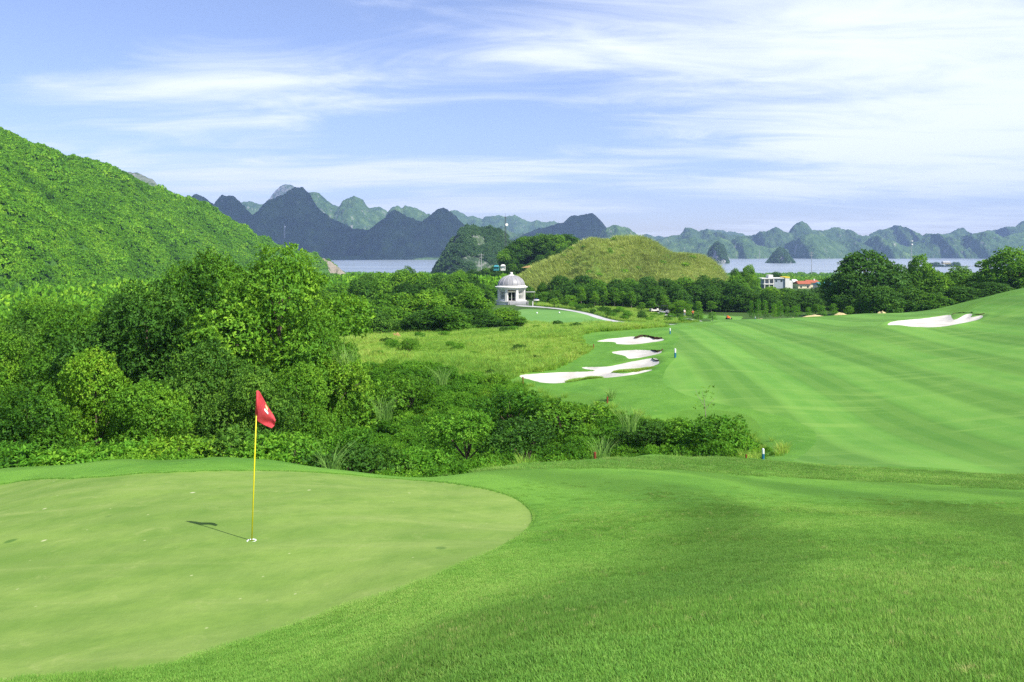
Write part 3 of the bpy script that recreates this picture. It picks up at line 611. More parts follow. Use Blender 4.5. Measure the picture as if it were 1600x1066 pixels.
PR['dark'] = [tree_proto('d', 31 + i, M['leaf_b'], nl=10, lr=.20, rad=.38, low=.12) for i in range(3)]
PR['yellow'] = [tree_proto('y', 41, M['leaf_y'], nl=13, rad=.38, low=.12)]
PR['slender'] = [tree_proto('s', 51 + i, M['leaf_a'], nl=9, rad=.14, low=.38, lr=.12, bark='barkpale', trunk_r=.15, dens=8, Ln=.3, Wd=.15) for i in range(3)]
PR['column'] = [tree_proto('c', 61 + i, M['leaf_s'], nl=9, rad=.11, low=.22, lr=.11, bark='barkpale', trunk_r=.10, dens=8) for i in range(2)]
def shrub_proto(seed, mat, H=2.2, R0=1.5, Ln=.15, Wd=.06, dens=34, k=6, nl=9):
    r = np.random.default_rng(seed); lobes = []
    for i in range(nl):
        a = i * 2.4; d = R0 * r.uniform(.15, .8); q = R0 * r.uniform(.32, .5)
        lobes.append((np.array([d * math.cos(a), d * math.sin(a), max(q * .5, H - q - r.uniform(.1, .55) * H * (d / R0 + .2))]), np.array([q, q, q * .85])))
    cm = crown_mesh('foliage', lobes, dens, k, Ln, Wd, mat, r)
    m = MB()
    for b in lobes: m.tube([(0, 0, -.2), tuple(b[0] * .5 + np.array([0, 0, .1])), tuple(b[0])], [.04, .03, .01], 5)
    o = m.build('stem', M['bark']); me = o.data; bpy.data.objects.remove(o); return cm, me
PR['shrub'] = [shrub_proto(71 + i, M['leaf_s']) for i in range(3)] + [shrub_proto(75, M['leaf_a'])]
PR['shrub_y'] = [shrub_proto(76, M['leaf_y'])]
PR['shrub_d'] = [shrub_proto(77, M['leaf_b'])]

def plant(kind, x, y, H, label, name='broadleaf_tree', cat='tree', group=None, wide=1.0, variant=None, z=None, baseH=10.):
    lst = PR[kind]; cm, tm = lst[(variant if variant is not None else random.randrange(len(lst))) % len(lst)]
    zz_ = gh(x, y) - .1 if z is None else z; s = H / baseH
    e = empty(name, (x, y, zz_), random.uniform(0, 6.28), (s * wide, s * wide, s)); tag(e, label, cat, group)
    link('crown' if cat == 'tree' else 'foliage', cm, e); link('trunk' if cat == 'tree' else 'stem', tm, e); return e
def ptree(kind, px, pytop, d, label, wpx=None, dz=0, **k):
    x = (px - 800) / F * d; g = gh(x, d) + dz; H = -(pytop - HZ) / F * d - g
    w = 1.0 if wpx is None else (wpx / F * d) / (H * (.86 if kind in ('broad', 'dark', 'yellow', 'broadf', 'darkf') else .45))
    return plant(kind, x, d, max(H, 1.0), label, wide=w, z=g - .1, **k)
G1 = 'trees of the wood behind the putting green'
near_trees = [
 ('broad',442,378,49,250,'tallest broad leafy tree of the wood, its crown rising above the flag'),
 ('broad',335,388,52,195,'broad green tree overlapping the left side of the tallest tree'),
 ('broad',500,475,47,130,'lower leafy tree on the right flank of the tallest tree by the rough grass'),
 ('dark',235,432,46,225,'large dark rounded tree standing left of the tallest tree'),
 ('broad',285,405,60,120,'tree crown peeping up just behind the large dark rounded tree'),
 ('broad',115,472,50,175,'mid-height green tree in front of the hillside, left of the large dark tree'),
 ('dark',30,500,52,160,'dark green tree at the left picture edge below the hillside'),
 ('broad',-50,480,48,150,'green tree cut by the left picture edge'),
 ('yellow',150,538,34,175,'yellow-green leafy tree standing out before the darker trees on the left'),
 ('broad',50,588,31,170,'rounded green tree low at the left behind the collar of the green'),
 ('broad',-30,560,32,160,'leafy tree at the left edge close behind the green'),
 ('broad',228,588,33,160,'bushy green tree just right of the yellow-green tree'),
 ('dark',322,525,41,165,'dark bushy tree beneath the shadowed gap beside the tallest tree'),
 ('dark',400,565,38,150,'dark tree directly behind the red flag'),
 ('broad',470,560,41,135,'leafy tree right of the red flag in front of the tall crown'),
 ('broad',150,480,66,110,'small tree crown far back at the hillside foot on the left'),
 ('broad',60,460,75,130,'distant round crown at the foot of the hillside, far left'),
 ('broad',-90,450,70,150,'distant crown outside the left edge below the hillside'),
 ('dark',190,455,80,110,'dark distant crown above the mid-height tree on the left')]
for kd, px, pt, d, w, lb in near_trees: ptree(kd, px, pt, d, lb, w, group=G1)
OR = 'first second third fourth fifth sixth seventh eighth ninth tenth eleventh twelfth thirteenth fourteenth fifteenth sixteenth seventeenth eighteenth nineteenth twentieth'.split() + ['twenty-%s' % s for s in 'first second third fourth fifth sixth seventh eighth ninth'.split()] + ['thirtieth'] + ['thirty-%s' % s for s in 'first second third fourth fifth sixth seventh eighth ninth'.split()]
def row(kinds, xs, top, d, where, group, wpx, jt=6, jd=6, name='broadleaf_tree', **k):
    for i, px in enumerate(xs):
        kd = kinds[random.randrange(len(kinds))]; t = top(px) if callable(top) else top
        ptree(kd, px + random.uniform(-5, 5), t + random.uniform(-jt, jt), d + random.uniform(-jd, jd), '%s tree from the left in %s' % (OR[i], where), wpx * random.uniform(.85, 1.2), group=group, name=name, **k)
G2 = 'trees of the wood beyond the rough grass'
row(['broadf','broadf','darkf'], range(500, 775, 40), lambda p: 480 + (p < 620) * 4 - (p > 740) * 2, 113, 'the front row of the wood beyond the rough grass', G2, 74, 5)
row(['broadf','broadf','darkf'], range(490, 752, 36), lambda p: 458 - (p > 600) * 6, 132, 'the second row of the wood beyond the rough grass', G2, 70, 6)
row(['broadf','darkf'], range(500, 742, 32), 437, 160, 'the third row of the wood beyond the rough grass', G2, 60, 6)
row(['broadf','broadf','darkf'], range(570, 752, 28), lambda p: 423 + max(0, (p - 690)) * .2, 205, 'the back row of the wood beyond the rough grass', G2, 50, 4)
ptree('dark', 638, 414, 215, 'round dark crown standing highest in the wood, against the bay', 36, group=G2)
ptree('broad', 720, 420, 220, 'round green crown below the karst hill at the back of the wood', 36, group=G2)
G3 = 'trees of the dark belt behind the fairway'
row(['darkf','darkf','broadf'], range(880, 1330, 27), lambda p: 432 + (p > 1175) * 15 + (p > 1240) * 1, 222, 'the back row of the belt behind the fairway', G3, 42, 4, 8)
row(['darkf'], range(905, 1320, 30), lambda p: 444 + (p > 1170) * 12, 196, 'the front row of the belt behind the fairway', G3, 44, 4, 6)
ptree('broad', 1172, 412, 250, 'taller rounded crown above the belt left of the white building', 34, group=G3)
ptree('broad', 1150, 418, 248, 'lower crown directly beside the taller rounded crown above the belt', 24, group=G3)
ptree('dark', 1213, 424, 440, 'bluish round crown behind the roof of the white building', 30, group=G3)
row(['slender'], range(868, 1110, 15), lambda p: 452 + (p > 1000) * 14 + (p > 1050) * 8 + (p < 900) * 12, 184, 'the row of thin-trunked young trees beyond the cart path', 'thin-trunked young trees', 17, 6, 9, name='young_tree')
row(['column'], range(1178, 1265, 9), lambda p: 469 + (p > 1225) * 8, 146, 'the clump of slim young trees at the fairway end', 'slim young trees at the fairway end', 13, 4, 4, name='young_tree')
row(['column','slender'], range(1272, 1400, 17), 474, 148, 'the low row of young trees behind the straw heaps', 'young trees behind the straw heaps', 16, 4, 4, name='young_tree')
G4 = 'tall trees on the right behind the fairway'
for kd, px, pt, d, w, lb in [
 ('dark',1352,390,165,108,'broad dark tree, the largest of the trees on the right'),
 ('dark',1398,412,168,60,'dark tree filling in beside the largest tree on the right'),
 ('broad',1438,396,172,52,'tall narrow tree right of the largest dark tree'),
 ('broad',1472,428,168,56,'lower green tree between the narrow tree and the island view'),
 ('broad',1500,414,176,60,'rounded tree below the small island with a house'),
 ('dark',1536,420,170,56,'dark tree left of the tall tree at the right edge'),
 ('broad',1578,384,160,80,'tall tree near the right edge above the grassy bank'),
 ('broad',1635,400,160,90,'tree cut by the right picture edge'),
 ('dark',1330,425,160,60,'dark shoulder tree on the left side of the largest tree'),
 ('dark',1420,448,152,60,'low dark tree under the narrow tree, behind the far green'),
 ('dark',1375,446,150,66,'low dark tree at the foot of the largest tree on the right'),
 ('broad',1460,456,150,58,'low green tree behind the back edge of the far green'),
 ('dark',1505,446,150,66,'low dark tree just above the right-hand bunker'),
 ('dark',1550,440,150,66,'low dark tree behind the crest of the grassy bank')]:
    ptree(kd + 'f', px, pt, d, lb, w * 1.1, group=G4)
for i, px in enumerate(range(1320, 1345, 22)): pass
G5 = 'trees crowning the small hill behind the pavilion'
for i, px in enumerate(range(792, 912, 9)):
    d = 385 + random.uniform(-8, 4); x = (px - 800) / F * d; g = float(np.interp(px, [740,770,795,830,870,905,950], [428,421,415,401,391,388,392])); zg = -(g - HZ) / F * d - 1.5
    tp = float(np.interp(px, [790,805,820,840,870,895,912], [392,378,370,366,364,368,380])); H = -(tp + random.uniform(-2, 2) - HZ) / F * d - zg
    plant('darkf' if i % 3 else 'broadf', x, d, max(H, 4), '%s tree from the left in the row crowning the small hill' % OR[i], z=zg, group=G5, wide=1.2)
for i, (px, gy, H) in enumerate([(800,424,6),(815,421,5),(830,419,5),(775,430,7),(760,434,7),(845,410,6),(862,404,6),(880,397,6),(740,436,7),(722,440,7)]):
    d = 352; x = (px - 800) / F * d; plant('darkf', x, d, H, '%s of the small dark trees on the slope above the pavilion' % OR[i], z=-(gy - HZ) / F * d - 2.5, group='small trees on the slope above the pavilion', wide=1.5)
G6 = 'bushy trees around the pavilion'
for i, (px, top, d, w) in enumerate([(700,455,186,50),(735,448,212,50),(758,442,225,36),(738,468,170,48),(788,479,126,58),(762,490,122,46),(850,455,206,26),(868,452,200,26),(848,440,226,20),(826,446,235,24),(890,460,190,30),(762,460,214,22),(808,493,124,40)]):
    ptree('darkf' if i % 2 else 'broadf', px, top, d, '%s of the bushy trees around the domed pavilion, counted from the left by position' % OR[i] if False else ['bushy tree well left of the pavilion in the wood','bushy tree above and left of the pavilion','bushy tree close behind the left side of the pavilion','dense tree in front of the wood left of the pavilion','rounded tree below the pavilion beside the tee','rounded tree touching the left end of the tee','small tree just right of the pavilion canopy','second small tree right of the pavilion canopy','dark bush-like tree on the mound foot right of the dome','small tree directly behind the right side of the dome','small leafy tree right of the parasol by the path','dark tree squeezed against the left wall of the pavilion','lowest bush-like tree at the right tip of the wood, touching the rough'][i], w, group=G6)
ptree('column', 1091, 484, 152, 'small spreading sapling by the upper path end', 26, name='young_tree'); ptree('column', 1113, 486, 150, 'second small spreading sapling on the far fairway', 20, name='young_tree')
ptree('broad', 1063, 468, 178, 'small round tree behind the parked golf cart', 34)

# ------------------------------------------------------------------ scattered vegetation (uncountable: geometry nodes)
SRC = bpy.data.collections.new('sources')
def scatter(name, pts, scl, rot, meshes, label, cat, kind='stuff', tilt=None, extra=None):
    pts = np.asarray(pts, np.float32); n = len(pts); me = bpy.data.meshes.new(name); me.vertices.add(n); me.vertices.foreach_set('co', pts.ravel())
    me.attributes.new('scl', 'FLOAT_VECTOR', 'POINT').data.foreach_set('vector', np.asarray(scl, np.float32).ravel())
    rv = np.zeros((n, 3), np.float32); rv[:, 2] = rot
    if tilt is not None: rv[:, :2] = tilt
    me.attributes.new('rot', 'FLOAT_VECTOR', 'POINT').data.foreach_set('vector', rv.ravel())
    me.attributes.new('var', 'INT', 'POINT').data.foreach_set('value', rng.integers(0, len(meshes), n).astype(np.int32))
    for k_, a_ in (extra or {}).items(): me.attributes.new(k_, 'FLOAT', 'POINT').data.foreach_set('value', np.asarray(a_, np.float32))
    o = link(name, me); cl = bpy.data.collections.new(name + '_sources')
    for i, m in enumerate(meshes): cl.objects.link(bpy.data.objects.new('source_%02d' % i, m))
    g = bpy.data.node_groups.new(name, 'GeometryNodeTree'); g.interface.new_socket('Geometry', in_out='INPUT', socket_type='NodeSocketGeometry'); g.interface.new_socket('Geometry', in_out='OUTPUT', socket_type='NodeSocketGeometry')
    gi = g.nodes.new('NodeGroupInput'); go = g.nodes.new('NodeGroupOutput'); ip = g.nodes.new('GeometryNodeInstanceOnPoints'); ci = g.nodes.new('GeometryNodeCollectionInfo')
    ci.inputs['Collection'].default_value = cl; ci.inputs['Separate Children'].default_value = True; ci.inputs['Reset Children'].default_value = True
    def na(k, t): q_ = g.nodes.new('GeometryNodeInputNamedAttribute'); q_.data_type = t; q_.inputs[0].default_value = k; return q_.outputs[0]
    K_ = g.links.new; K_(gi.outputs[0], ip.inputs['Points']); K_(ci.outputs[0], ip.inputs['Instance']); ip.inputs['Pick Instance'].default_value = True
    K_(na('var', 'INT'), ip.inputs['Instance Index']); K_(na('rot', 'FLOAT_VECTOR'), ip.inputs['Rotation']); K_(na('scl', 'FLOAT_VECTOR'), ip.inputs['Scale']); K_(ip.outputs[0], go.inputs[0])
    md = o.modifiers.new('scatter', 'NODES'); md.node_group = g
    return tag(o, label, cat, kind=kind)
def rscale(n, a, b, zr=(.8, 1.2)):
    s = rng.uniform(a, b, n); return np.stack([s, s, s * rng.uniform(*zr, n)], -1)
def blade_mesh(name, n, rad, h, w, mat, seed, lean=.5, seg=3):
    """a tuft: n tapering, bending blades"""
    r = np.random.default_rng(seed); a = r.uniform(0, 6.283, n); d = rad * np.sqrt(r.random(n)); base = np.stack([d * np.cos(a), d * np.sin(a), np.zeros(n) - .02 * h], -1)
    az = a + r.normal(0, .9, n); H = h * r.uniform(.55, 1.15, n); ln = lean * r.uniform(.2, 1.2, n) * H; f = r.uniform(0, 6.283, n)
    side = np.stack([np.cos(f), np.sin(f), np.zeros(n)], -1); out = np.stack([np.cos(az), np.sin(az), np.zeros(n)], -1)
    Vs = []
    for i in range(seg + 1):
        t = i / seg; c = base + out * (ln * t * t)[:, None] + np.array([0, 0, 1]) * (H * (t - .25 * lean * t * t))[:, None]; ww = w * (1 - t) ** .7 * .5 + w * .02
        Vs += [c - side * ww, c + side * ww]
    Vv = np.stack(Vs, 1); m = 2 * (seg + 1); I0 = np.arange(n)[:, None] * m
    Fs = np.concatenate([np.concatenate([I0 + 2 * i, I0 + 2 * i + 1, I0 + 2 * i + 3, I0 + 2 * i + 2], 1) for i in range(seg)])
    return mesh_np(name, Vv.reshape(-1, 3), Fs, mat, attrs={'tint': np.repeat(r.random(n), m)})
def area_points(n, xr, yr, test):
    x = rng.uniform(*xr, n); y = rng.uniform(*yr, n); k = test(x, y); return x[k], y[k]
insd = lambda P: (lambda x, y: sd_poly(P, x, y, .5) > 0)
# hillside canopy
X, Y, Z = LHG; nr, nc = X.shape
vis = [(i, j) for i in range(0)]
ci_ = rng.uniform(0, 149, 64000); cj_ = rng.uniform(0, nc - 2, 64000); i0 = ci_.astype(int); j0 = cj_.astype(int); f1 = (ci_ - i0); f2 = (cj_ - j0)
def bil(A): return (A[i0, j0] * (1 - f1) + A[i0 + 1, j0] * f1) * (1 - f2) + (A[i0, j0 + 1] * (1 - f1) + A[i0 + 1, j0 + 1] * f1) * f2
hx, hy, hz = bil(X), bil(Y), bil(Z); hp = hx / hy * F + 800
keep = (hp > -260) & ((hp < 493) | (rng.random(len(hp)) < .15)) & (hz > -22)
gap = vnoise(hx * .045 + 5, hy * .045, 8.1) + .4 * vnoise(hx * .15, hy * .15, 2.2); k2 = (gap > -.42) | (rng.random(len(keep))[:len(gap)] < .25) if False else None
hx, hy, hz = hx[keep], hy[keep], hz[keep]
gp = vnoise(hx * .045 + 5, hy * .045, 8.1) + .5 * vnoise(hx * .16, hy * .16, 2.2); k2 = (gp > -.34) | (rng.random(len(hx)) < .3); hx, hy, hz = hx[k2], hy[k2], hz[k2]
def clump_mesh(seed, mat, k=5, Ln=.42, Wd=.26, n=90):
    r = np.random.default_rng(seed); u_ = unit(r.normal(size=(n, 3))); u_[:, 2] = np.abs(u_[:, 2]) * 1.0 - .1
    C = u_ * np.array([1, 1, .85]) * r.uniform(.6, 1.05, (n, 1)) * (1 + .25 * vnoise(u_[:, 0] * 2 + seed, u_[:, 1] * 2, u_[:, 2] * 2))[:, None]
    Vv, I, ti = rosettes(C, u_, k, Ln, Wd, r); return mesh_np('clump', Vv, I, mat, attrs={'tint': ti})
CL = [clump_mesh(200 + i, M['leaf_h']) for i in range(4)]; CLk = [clump_mesh(210 + i, M['leaf_k']) for i in range(3)]
big = 1 + .9 * sstep(.15, .5, vnoise(hx * .05, hy * .05, 3.3)) * .55
s3 = rscale(len(hx), .9, 1.7, (.8, 1.3)) * big[:, None] * np.where(rng.random(len(hx)) < .05, 1.8, 1.0)[:, None]
scatter('hillside_foliage', np.stack([hx, hy, hz], -1), s3, rng.uniform(0, 6.28, len(hx)), CL, 'dense green scrub and treetops covering the slope on the left', 'foliage')
# far shore plain woods between the hills and the bay
n = 9000; yy_ = np.exp(rng.uniform(math.log(255), math.log(1180), n)); xx_ = yy_ * rng.uniform(-.34, .75, n); k = (np.abs(xx_ / yy_ * F + 800 - 965) > 170) | (yy_ > 320)
k &= ~((np.abs(xx_ / yy_ * F + 800 - 1216) < 42) & (yy_ > 200) & (yy_ < 430)) & ~((np.abs(xx_ / yy_ * F + 800 - 1268) < 45) & (yy_ > 230) & (yy_ < 475)); xx_, yy_ = xx_[k], yy_[k]
scatter('plain_woods', np.stack([xx_, yy_, grid_h(xx_, yy_) + .5], -1), rscale(len(xx_), 2.6, 4.6, (.9, 1.4)), rng.uniform(0, 6.28, len(xx_)), CL, 'far low woods spreading over the plain down to the bay', 'foliage')
n = 4200; yy_ = np.exp(rng.uniform(math.log(78), math.log(430), n)); xx_ = yy_ * rng.uniform(-.95, -.26, n); k = ~((xx_ > -.30 * yy_) & (yy_ < 215)); xx_, yy_ = xx_[k], yy_[k]; q_ = np.clip(yy_ / 200, .55, 1.2)
scatter('hillfoot_woods', np.stack([xx_, yy_, grid_h(xx_, yy_) + 1.0], -1), rscale(len(xx_), 1.2, 3.8, (.8, 1.4)) * q_[:, None], rng.uniform(0, 6.28, len(xx_)), CL, 'mixed scrub and low trees at the foot of the left hillside', 'foliage')
# the karst hill beyond the pavilion and the two islands, clothed in trees
def clothe(G, n, s0, s1, name, label, thr=-.05):
    X, Y, Z = G; nr, nc = X.shape; a = rng.uniform(0, nr - 2, n); b = rng.uniform(0, nc - 2, n); i = a.astype(int); j = b.astype(int); f, g_ = a - i, b - j
    bl = lambda A: (A[i, j] * (1 - f) + A[i + 1, j] * f) * (1 - g_) + (A[i, j + 1] * (1 - f) + A[i + 1, j + 1] * f) * g_
    x, y, z = bl(X), bl(Y), bl(Z); k = vnoise(x * .06, y * .06, z * .09) > thr - .25; x, y, z = x[k], y[k], z[k]
    scatter(name, np.stack([x, y, z], -1), rscale(len(x), s0, s1, (.8, 1.3)), rng.uniform(0, 6.28, len(x)), CLk, label, 'foliage')
clothe(KHG, 4200, 1.8, 3.4, 'karst_hill_foliage', 'dark trees and creepers covering the steep rocky hill beside the bay')
clothe(ISG[0], 900, 2.5, 5, 'island_foliage', 'dark scrub covering the narrow rocky island'); clothe(ISG[1], 900, 2.5, 5, 'island_foliage', 'green trees covering the small conical island in the bay')
# ravine undergrowth
P_sh = crom([(-45,24.5),(-30,23.6),(-16,23),(-8,22.0),(-3.2,21.6),(-1,22.6),(2.5,25.6),(7,29.8),(10.3,32.4),(12.0,35),(12.3,37.5),(11.2,41),(8.4,44),(5,48.5),(2,53),(0,57),(-8,60),(-20,62),(-45,64)], 5)
x, y = area_points(9000, (-46, 13), (21, 64), insd(P_sh)); cov = fbm(x * .15, y * .15, 3, 2.2)
hh = rscale(len(x), .30, .62, (.8, 1.3)) * (1 + .5 * cov)[:, None]; edge = np.clip(sd_poly(P_sh, x, y, 6) / 2.2, .28, 1); hh = hh * edge[:, None]
scatter('undergrowth', np.stack([x, y, grid_h(x, y) - .1], -1), hh, rng.uniform(0, 6.28, len(x)), [PR['shrub'][0][0], PR['shrub'][1][0], PR['shrub'][2][0], PR['shrub'][3][0], PR['shrub_y'][0][0]][:4], 'dense leafy undergrowth filling the hollow behind the putting green', 'undergrowth')
x2, y2 = area_points(1400, (-46, 13), (21, 64), insd(P_sh)); k = fbm(x2 * .3, y2 * .3, 2, 9) > .18; x2, y2 = x2[k], y2[k]
TU = [blade_mesh('tuft', 60, .35, .9, .028, M['tallgrass'], 300 + i, .6) for i in range(3)]
TW_ = [blade_mesh('tuft', 110, .28, .42, .022, M['tallgrass'], 310 + i, .7) for i in range(3)]
# rough grass
sdany = lambda a, b: np.maximum.reduce([sd_poly(p, a, b, 4) for p in P_bunk])
x, y = area_points(60000, (-40, 40), (45, 150), lambda a, b: (sd_poly(P_rough, a, b, .5) > 0) & (np.maximum.reduce([sd_poly(p, a, b, .6) for p in (P_bunk + [P_tee])]) < -.3) & (sd_poly(P_path1, a, b + 1.2, 2) < -1.2))
hn = fbm(x * .12, y * .12, 3, 4.4)
scatter('rough_grass', np.stack([x, y, grid_h(x, y)], -1), rscale(len(x), .5, 1.5, (.5, 1.4)) * (1 + .9 * hn)[:, None], rng.uniform(0, 6.28, len(x)), TW_, 'knee-high yellow-green rough grass between the wood and the bunkers', 'grass')
P_cut = region([(620,748),(720,743),(800,737),(900,735),(1000,736),(1100,740),(1200,747),(1300,752),(1400,757),(1500,762),(1600,768),(26,16.5,0),(26,24,0),(1600,744),(1500,739),(1400,733),(1300,728),(1190,720),(1080,717),(1000,718),(940,719.5),(880,725),(800,731),(720,743)], 4)
x, y = area_points(16000, (-4, 26), (14, 33), insd(P_cut)); ls = rng.uniform(.9, 1.3, len(x))
CB = [blade_mesh('cut_patch', 200, .19, .038, .006, M['lawnblade'], 380 + i, .9, 2) for i in range(3)]
scatter('first_cut_grass', np.stack([x, y, grid_h(x, y) - .002], -1), np.stack([ls, ls, ls * rng.uniform(.6, 1.3, len(x))], -1), rng.uniform(0, 6.28, len(x)), CB, 'longer first-cut grass along the crest behind the apron', 'grass', extra={'gd': x * 0 - 1.2, 'dry': x * 0 + .8})
x, y = area_points(2600, (-46, 13), (21, 64), lambda a, b: (np.abs(sd_poly(P_sh, a, b, 3) - .2) < .7) & (a > -8))
scatter('edge_grass', np.stack([x, y, grid_h(x, y)], -1), rscale(len(x), .35, .8, (.7, 1.1)), rng.uniform(0, 6.28, len(x)), TU, 'unmown yellowish grass fringing the undergrowth', 'grass')
# young-tree bank beyond the path
P_bank = region([(835,475),(870,474),(930,474),(1000,477),(1040,488),(1080,498),(1095,503),(1040,505),(1000,503),(965,500),(942,494),(915,487),(880,481),(845,478)], 5)
x, y = area_points(26000, (0, 60), (120, 215), lambda a, b: (sd_poly(P_bank, a, b, .5) > 0) & (sd_poly(P_path1, a, b + 1, 2) < -1) & (sd_poly(P_path2, a, b + 1.5, 3) < -1.6))
scatter('bank_grass', np.stack([x, y, grid_h(x, y)], -1), rscale(len(x), .7, 1.6, (.5, 1.2)), rng.uniform(0, 6.28, len(x)), TW_, 'scrubby yellow-green grass on the bank beyond the cart path', 'grass')
x, y = area_points(330, (0, 60), (120, 172), insd(P_bank))
scatter('bank_scrub', np.stack([x, y, grid_h(x, y)], -1), rscale(len(x), .3, .75, (.7, 1.1)), rng.uniform(0, 6.28, len(x)), [PR['shrub_d'][0][0], PR['shrub'][0][0]], 'low green scrub dotted over the bank beyond the cart path', 'undergrowth')
# reeds over the mound
X, Y, Z = GMG; nr, nc = X.shape; N_ = 24000
ci_ = 100 - 0 * rng.random(N_); ci_ = rng.uniform(0, 74, N_); cj_ = rng.uniform(0, nc - 2, N_); i0 = ci_.astype(int); j0 = cj_.astype(int); f1 = ci_ - i0; f2 = cj_ - j0
hx, hy, hz = bil(X), bil(Y), bil(Z); k = hz > -17
RD = [blade_mesh('reed', 34, .50, 2.1, .15, M['reed'], 330 + i, .6) for i in range(4)]
hx, hy, hz = hx[k], hy[k], hz[k]
scatter('mound_grass', np.stack([hx, hy, hz - 1.1], -1), rscale(len(hx), .6, 1.5, (.7, 1.2)) * (1 + .5 * fbm(hx * .08, hy * .08, 3))[:, None], rng.uniform(0, 6.28, len(hx)), RD, 'tall pale tufted grass covering the rounded mound behind the pavilion', 'grass')
bs = rng.choice(len(hx), 70, replace=False); scatter('mound_scrub', np.stack([hx[bs], hy[bs], hz[bs] + .2], -1), rscale(70, .5, 1.6, (.6, 1.1)), rng.uniform(0, 6.28, 70), CL, 'small green bushes dotted over the pale grassy mound', 'undergrowth')
# short lawn blades close to the camera, on the apron and right up to the rim of the green
LB = [blade_mesh('turf_patch', 620, .19, .021, .0038, M['lawnblade'], 350 + i, .9, 2) for i in range(3)]
n = 46000; y = np.exp(rng.uniform(math.log(8.6 + 1.2), math.log(8 + 17.5), n)) - 8; x = (y + .8) * rng.uniform(-.82, 1.15, n)
sg = sd_poly(P_green, x, y, 1); k = (sg < -.16) & (y > 1.3) & (rng.random(n) < sstep(17.5, 11, y)); x, y = x[k], y[k]
ex = np.clip(1.15 - y / 26, .45, 1.1); ls = rng.uniform(.8, 1.15, len(x)) * ex
long_ = 1 + 1.1 * sstep(.05, .35, fbm(x * .8, y * .8, 2, 7) + .5 * sstep(6.0, 3.2, y - .35 * x) - .12)
scatter('lawn_grass', np.stack([x, y, grid_h(x, y) - .002], -1), np.stack([ls, ls, ls * long_], -1), rng.uniform(0, 6.28, len(x)), LB, 'short mown grass blades of the lawn around the putting green', 'grass', extra={'gd': -sd_poly(P_green, x, y, 16), 'dry': np.clip((long_ - 1) * 1.3 + .12, 0, 1)})
ang = P_green; seg_ = np.roll(ang, -1, 0) - ang; ln_ = np.linalg.norm(seg_, axis=1); cs_ = np.cumsum(ln_); tt = np.arange(0, cs_[-1], .035)
ii = np.searchsorted(cs_, tt); ii = np.minimum(ii, len(ang) - 1); ff = (tt - (cs_[ii] - ln_[ii])) / ln_[ii]; e_ = ang[ii] + seg_[ii] * ff[:, None]; nn_ = np.stack([seg_[ii][:, 1], -seg_[ii][:, 0]], -1) / ln_[ii][:, None]
tst = sd_poly(P_green, e_[:, 0] + nn_[:, 0] * .1, e_[:, 1] + nn_[:, 1] * .1, 1); nn_[tst > 0] *= -1
e_ = e_ + nn_ * .045
EB = [blade_mesh('rim_tuft', 34, .035, .028, .005, M['lawnblade'], 360 + i, .7, 2) for i in range(3)]
scatter('rim_grass', np.stack([e_[:, 0], e_[:, 1], grid_h(e_[:, 0], e_[:, 1]) - .002], -1), rscale(len(e_), .8, 1.2), rng.uniform(0, 6.28, len(e_)), EB, 'slightly longer grass rim round the putting green', 'grass')
x, y = area_points(420, (-40, 10), (48, 122), lambda a, b: (sd_poly(P_rough, a, b, 6) > 0) & (sd_poly(P_rough, a, b, 6) < 3.0) & (a < .02 * b) & (sdany(a, b) < -2))
x_, y_ = area_points(90, (-40, 10), (52, 115), lambda a, b: (sd_poly(P_rough, a, b, 6) > 2) & (sdany(a, b) < -3)); x, y = np.r_[x, x_], np.r_[y, y_]
scatter('rough_scrub', np.stack([x, y, grid_h(x, y) - .1], -1), rscale(len(x), .22, .62, (.6, 1.1)), rng.uniform(0, 6.28, len(x)), [PR['shrub'][0][0], PR['shrub_d'][0][0], PR['shrub'][2][0]], 'low leafy scrub spreading over the edges of the rough grass', 'undergrowth')
# plumes of tall silvery grass and single shrubs one can tell apart
def tuft_plant(px, py, d, h, label, seed, wide=1.0):
    x = (px - 800) / F * d; z = -(py - HZ) / F * d
    me = blade_mesh('blades', 80, .22 * wide, h, .02 * max(1, d / 30), M['plume'], seed, .75, 5)
    o = link('tall_grass_clump', me, None, (x, d, z)); tag(o, label, 'grass clump', 'clumps of tall silvery grass'); return o
tuft_plant(517, 742, 23.5, 1.25, 'tall silvery grass clump rising behind the rim right of the flag', 401, 1.2)
tuft_plant(983, 672, 36, 1.6, 'fountain-shaped silvery grass clump in the undergrowth below the bunkers', 402, 1.6)
tuft_plant(690, 600, 48, 1.5, 'small silvery grass clump on the slope under the rough grass', 403, 1.6)
tuft_plant(540, 580, 46, 2.3, 'tall silvery grass clump leaning at the wood edge beside the rough', 404, 2)
tuft_plant(600, 655, 33, 1.3, 'dull green grass clump deep in the hollow behind the flag', 405, 1.6)
tuft_plant(925, 511, 110, 1.6, 'pale grass clump at the far edge of the rough below the path', 406, 5)
tuft_plant(955, 622, 49, .9, 'small green grass clump beside the red stake on the slope', 407, 1.3)
tuft_plant(940, 714, 27.5, .9, 'upright green grass clump by the red stake at the ridge', 408, 1.5)
def pshrub(kd, px, pytop, d, H, label, wide=1.0):
    x = (px - 800) / F * d; z = -(pytop - HZ) / F * d - H
    plant(kd, x, d, H, label, name='leafy_shrub', cat='shrub', group='shrubs standing out of the undergrowth', z=z, baseH=2.2, wide=wide)
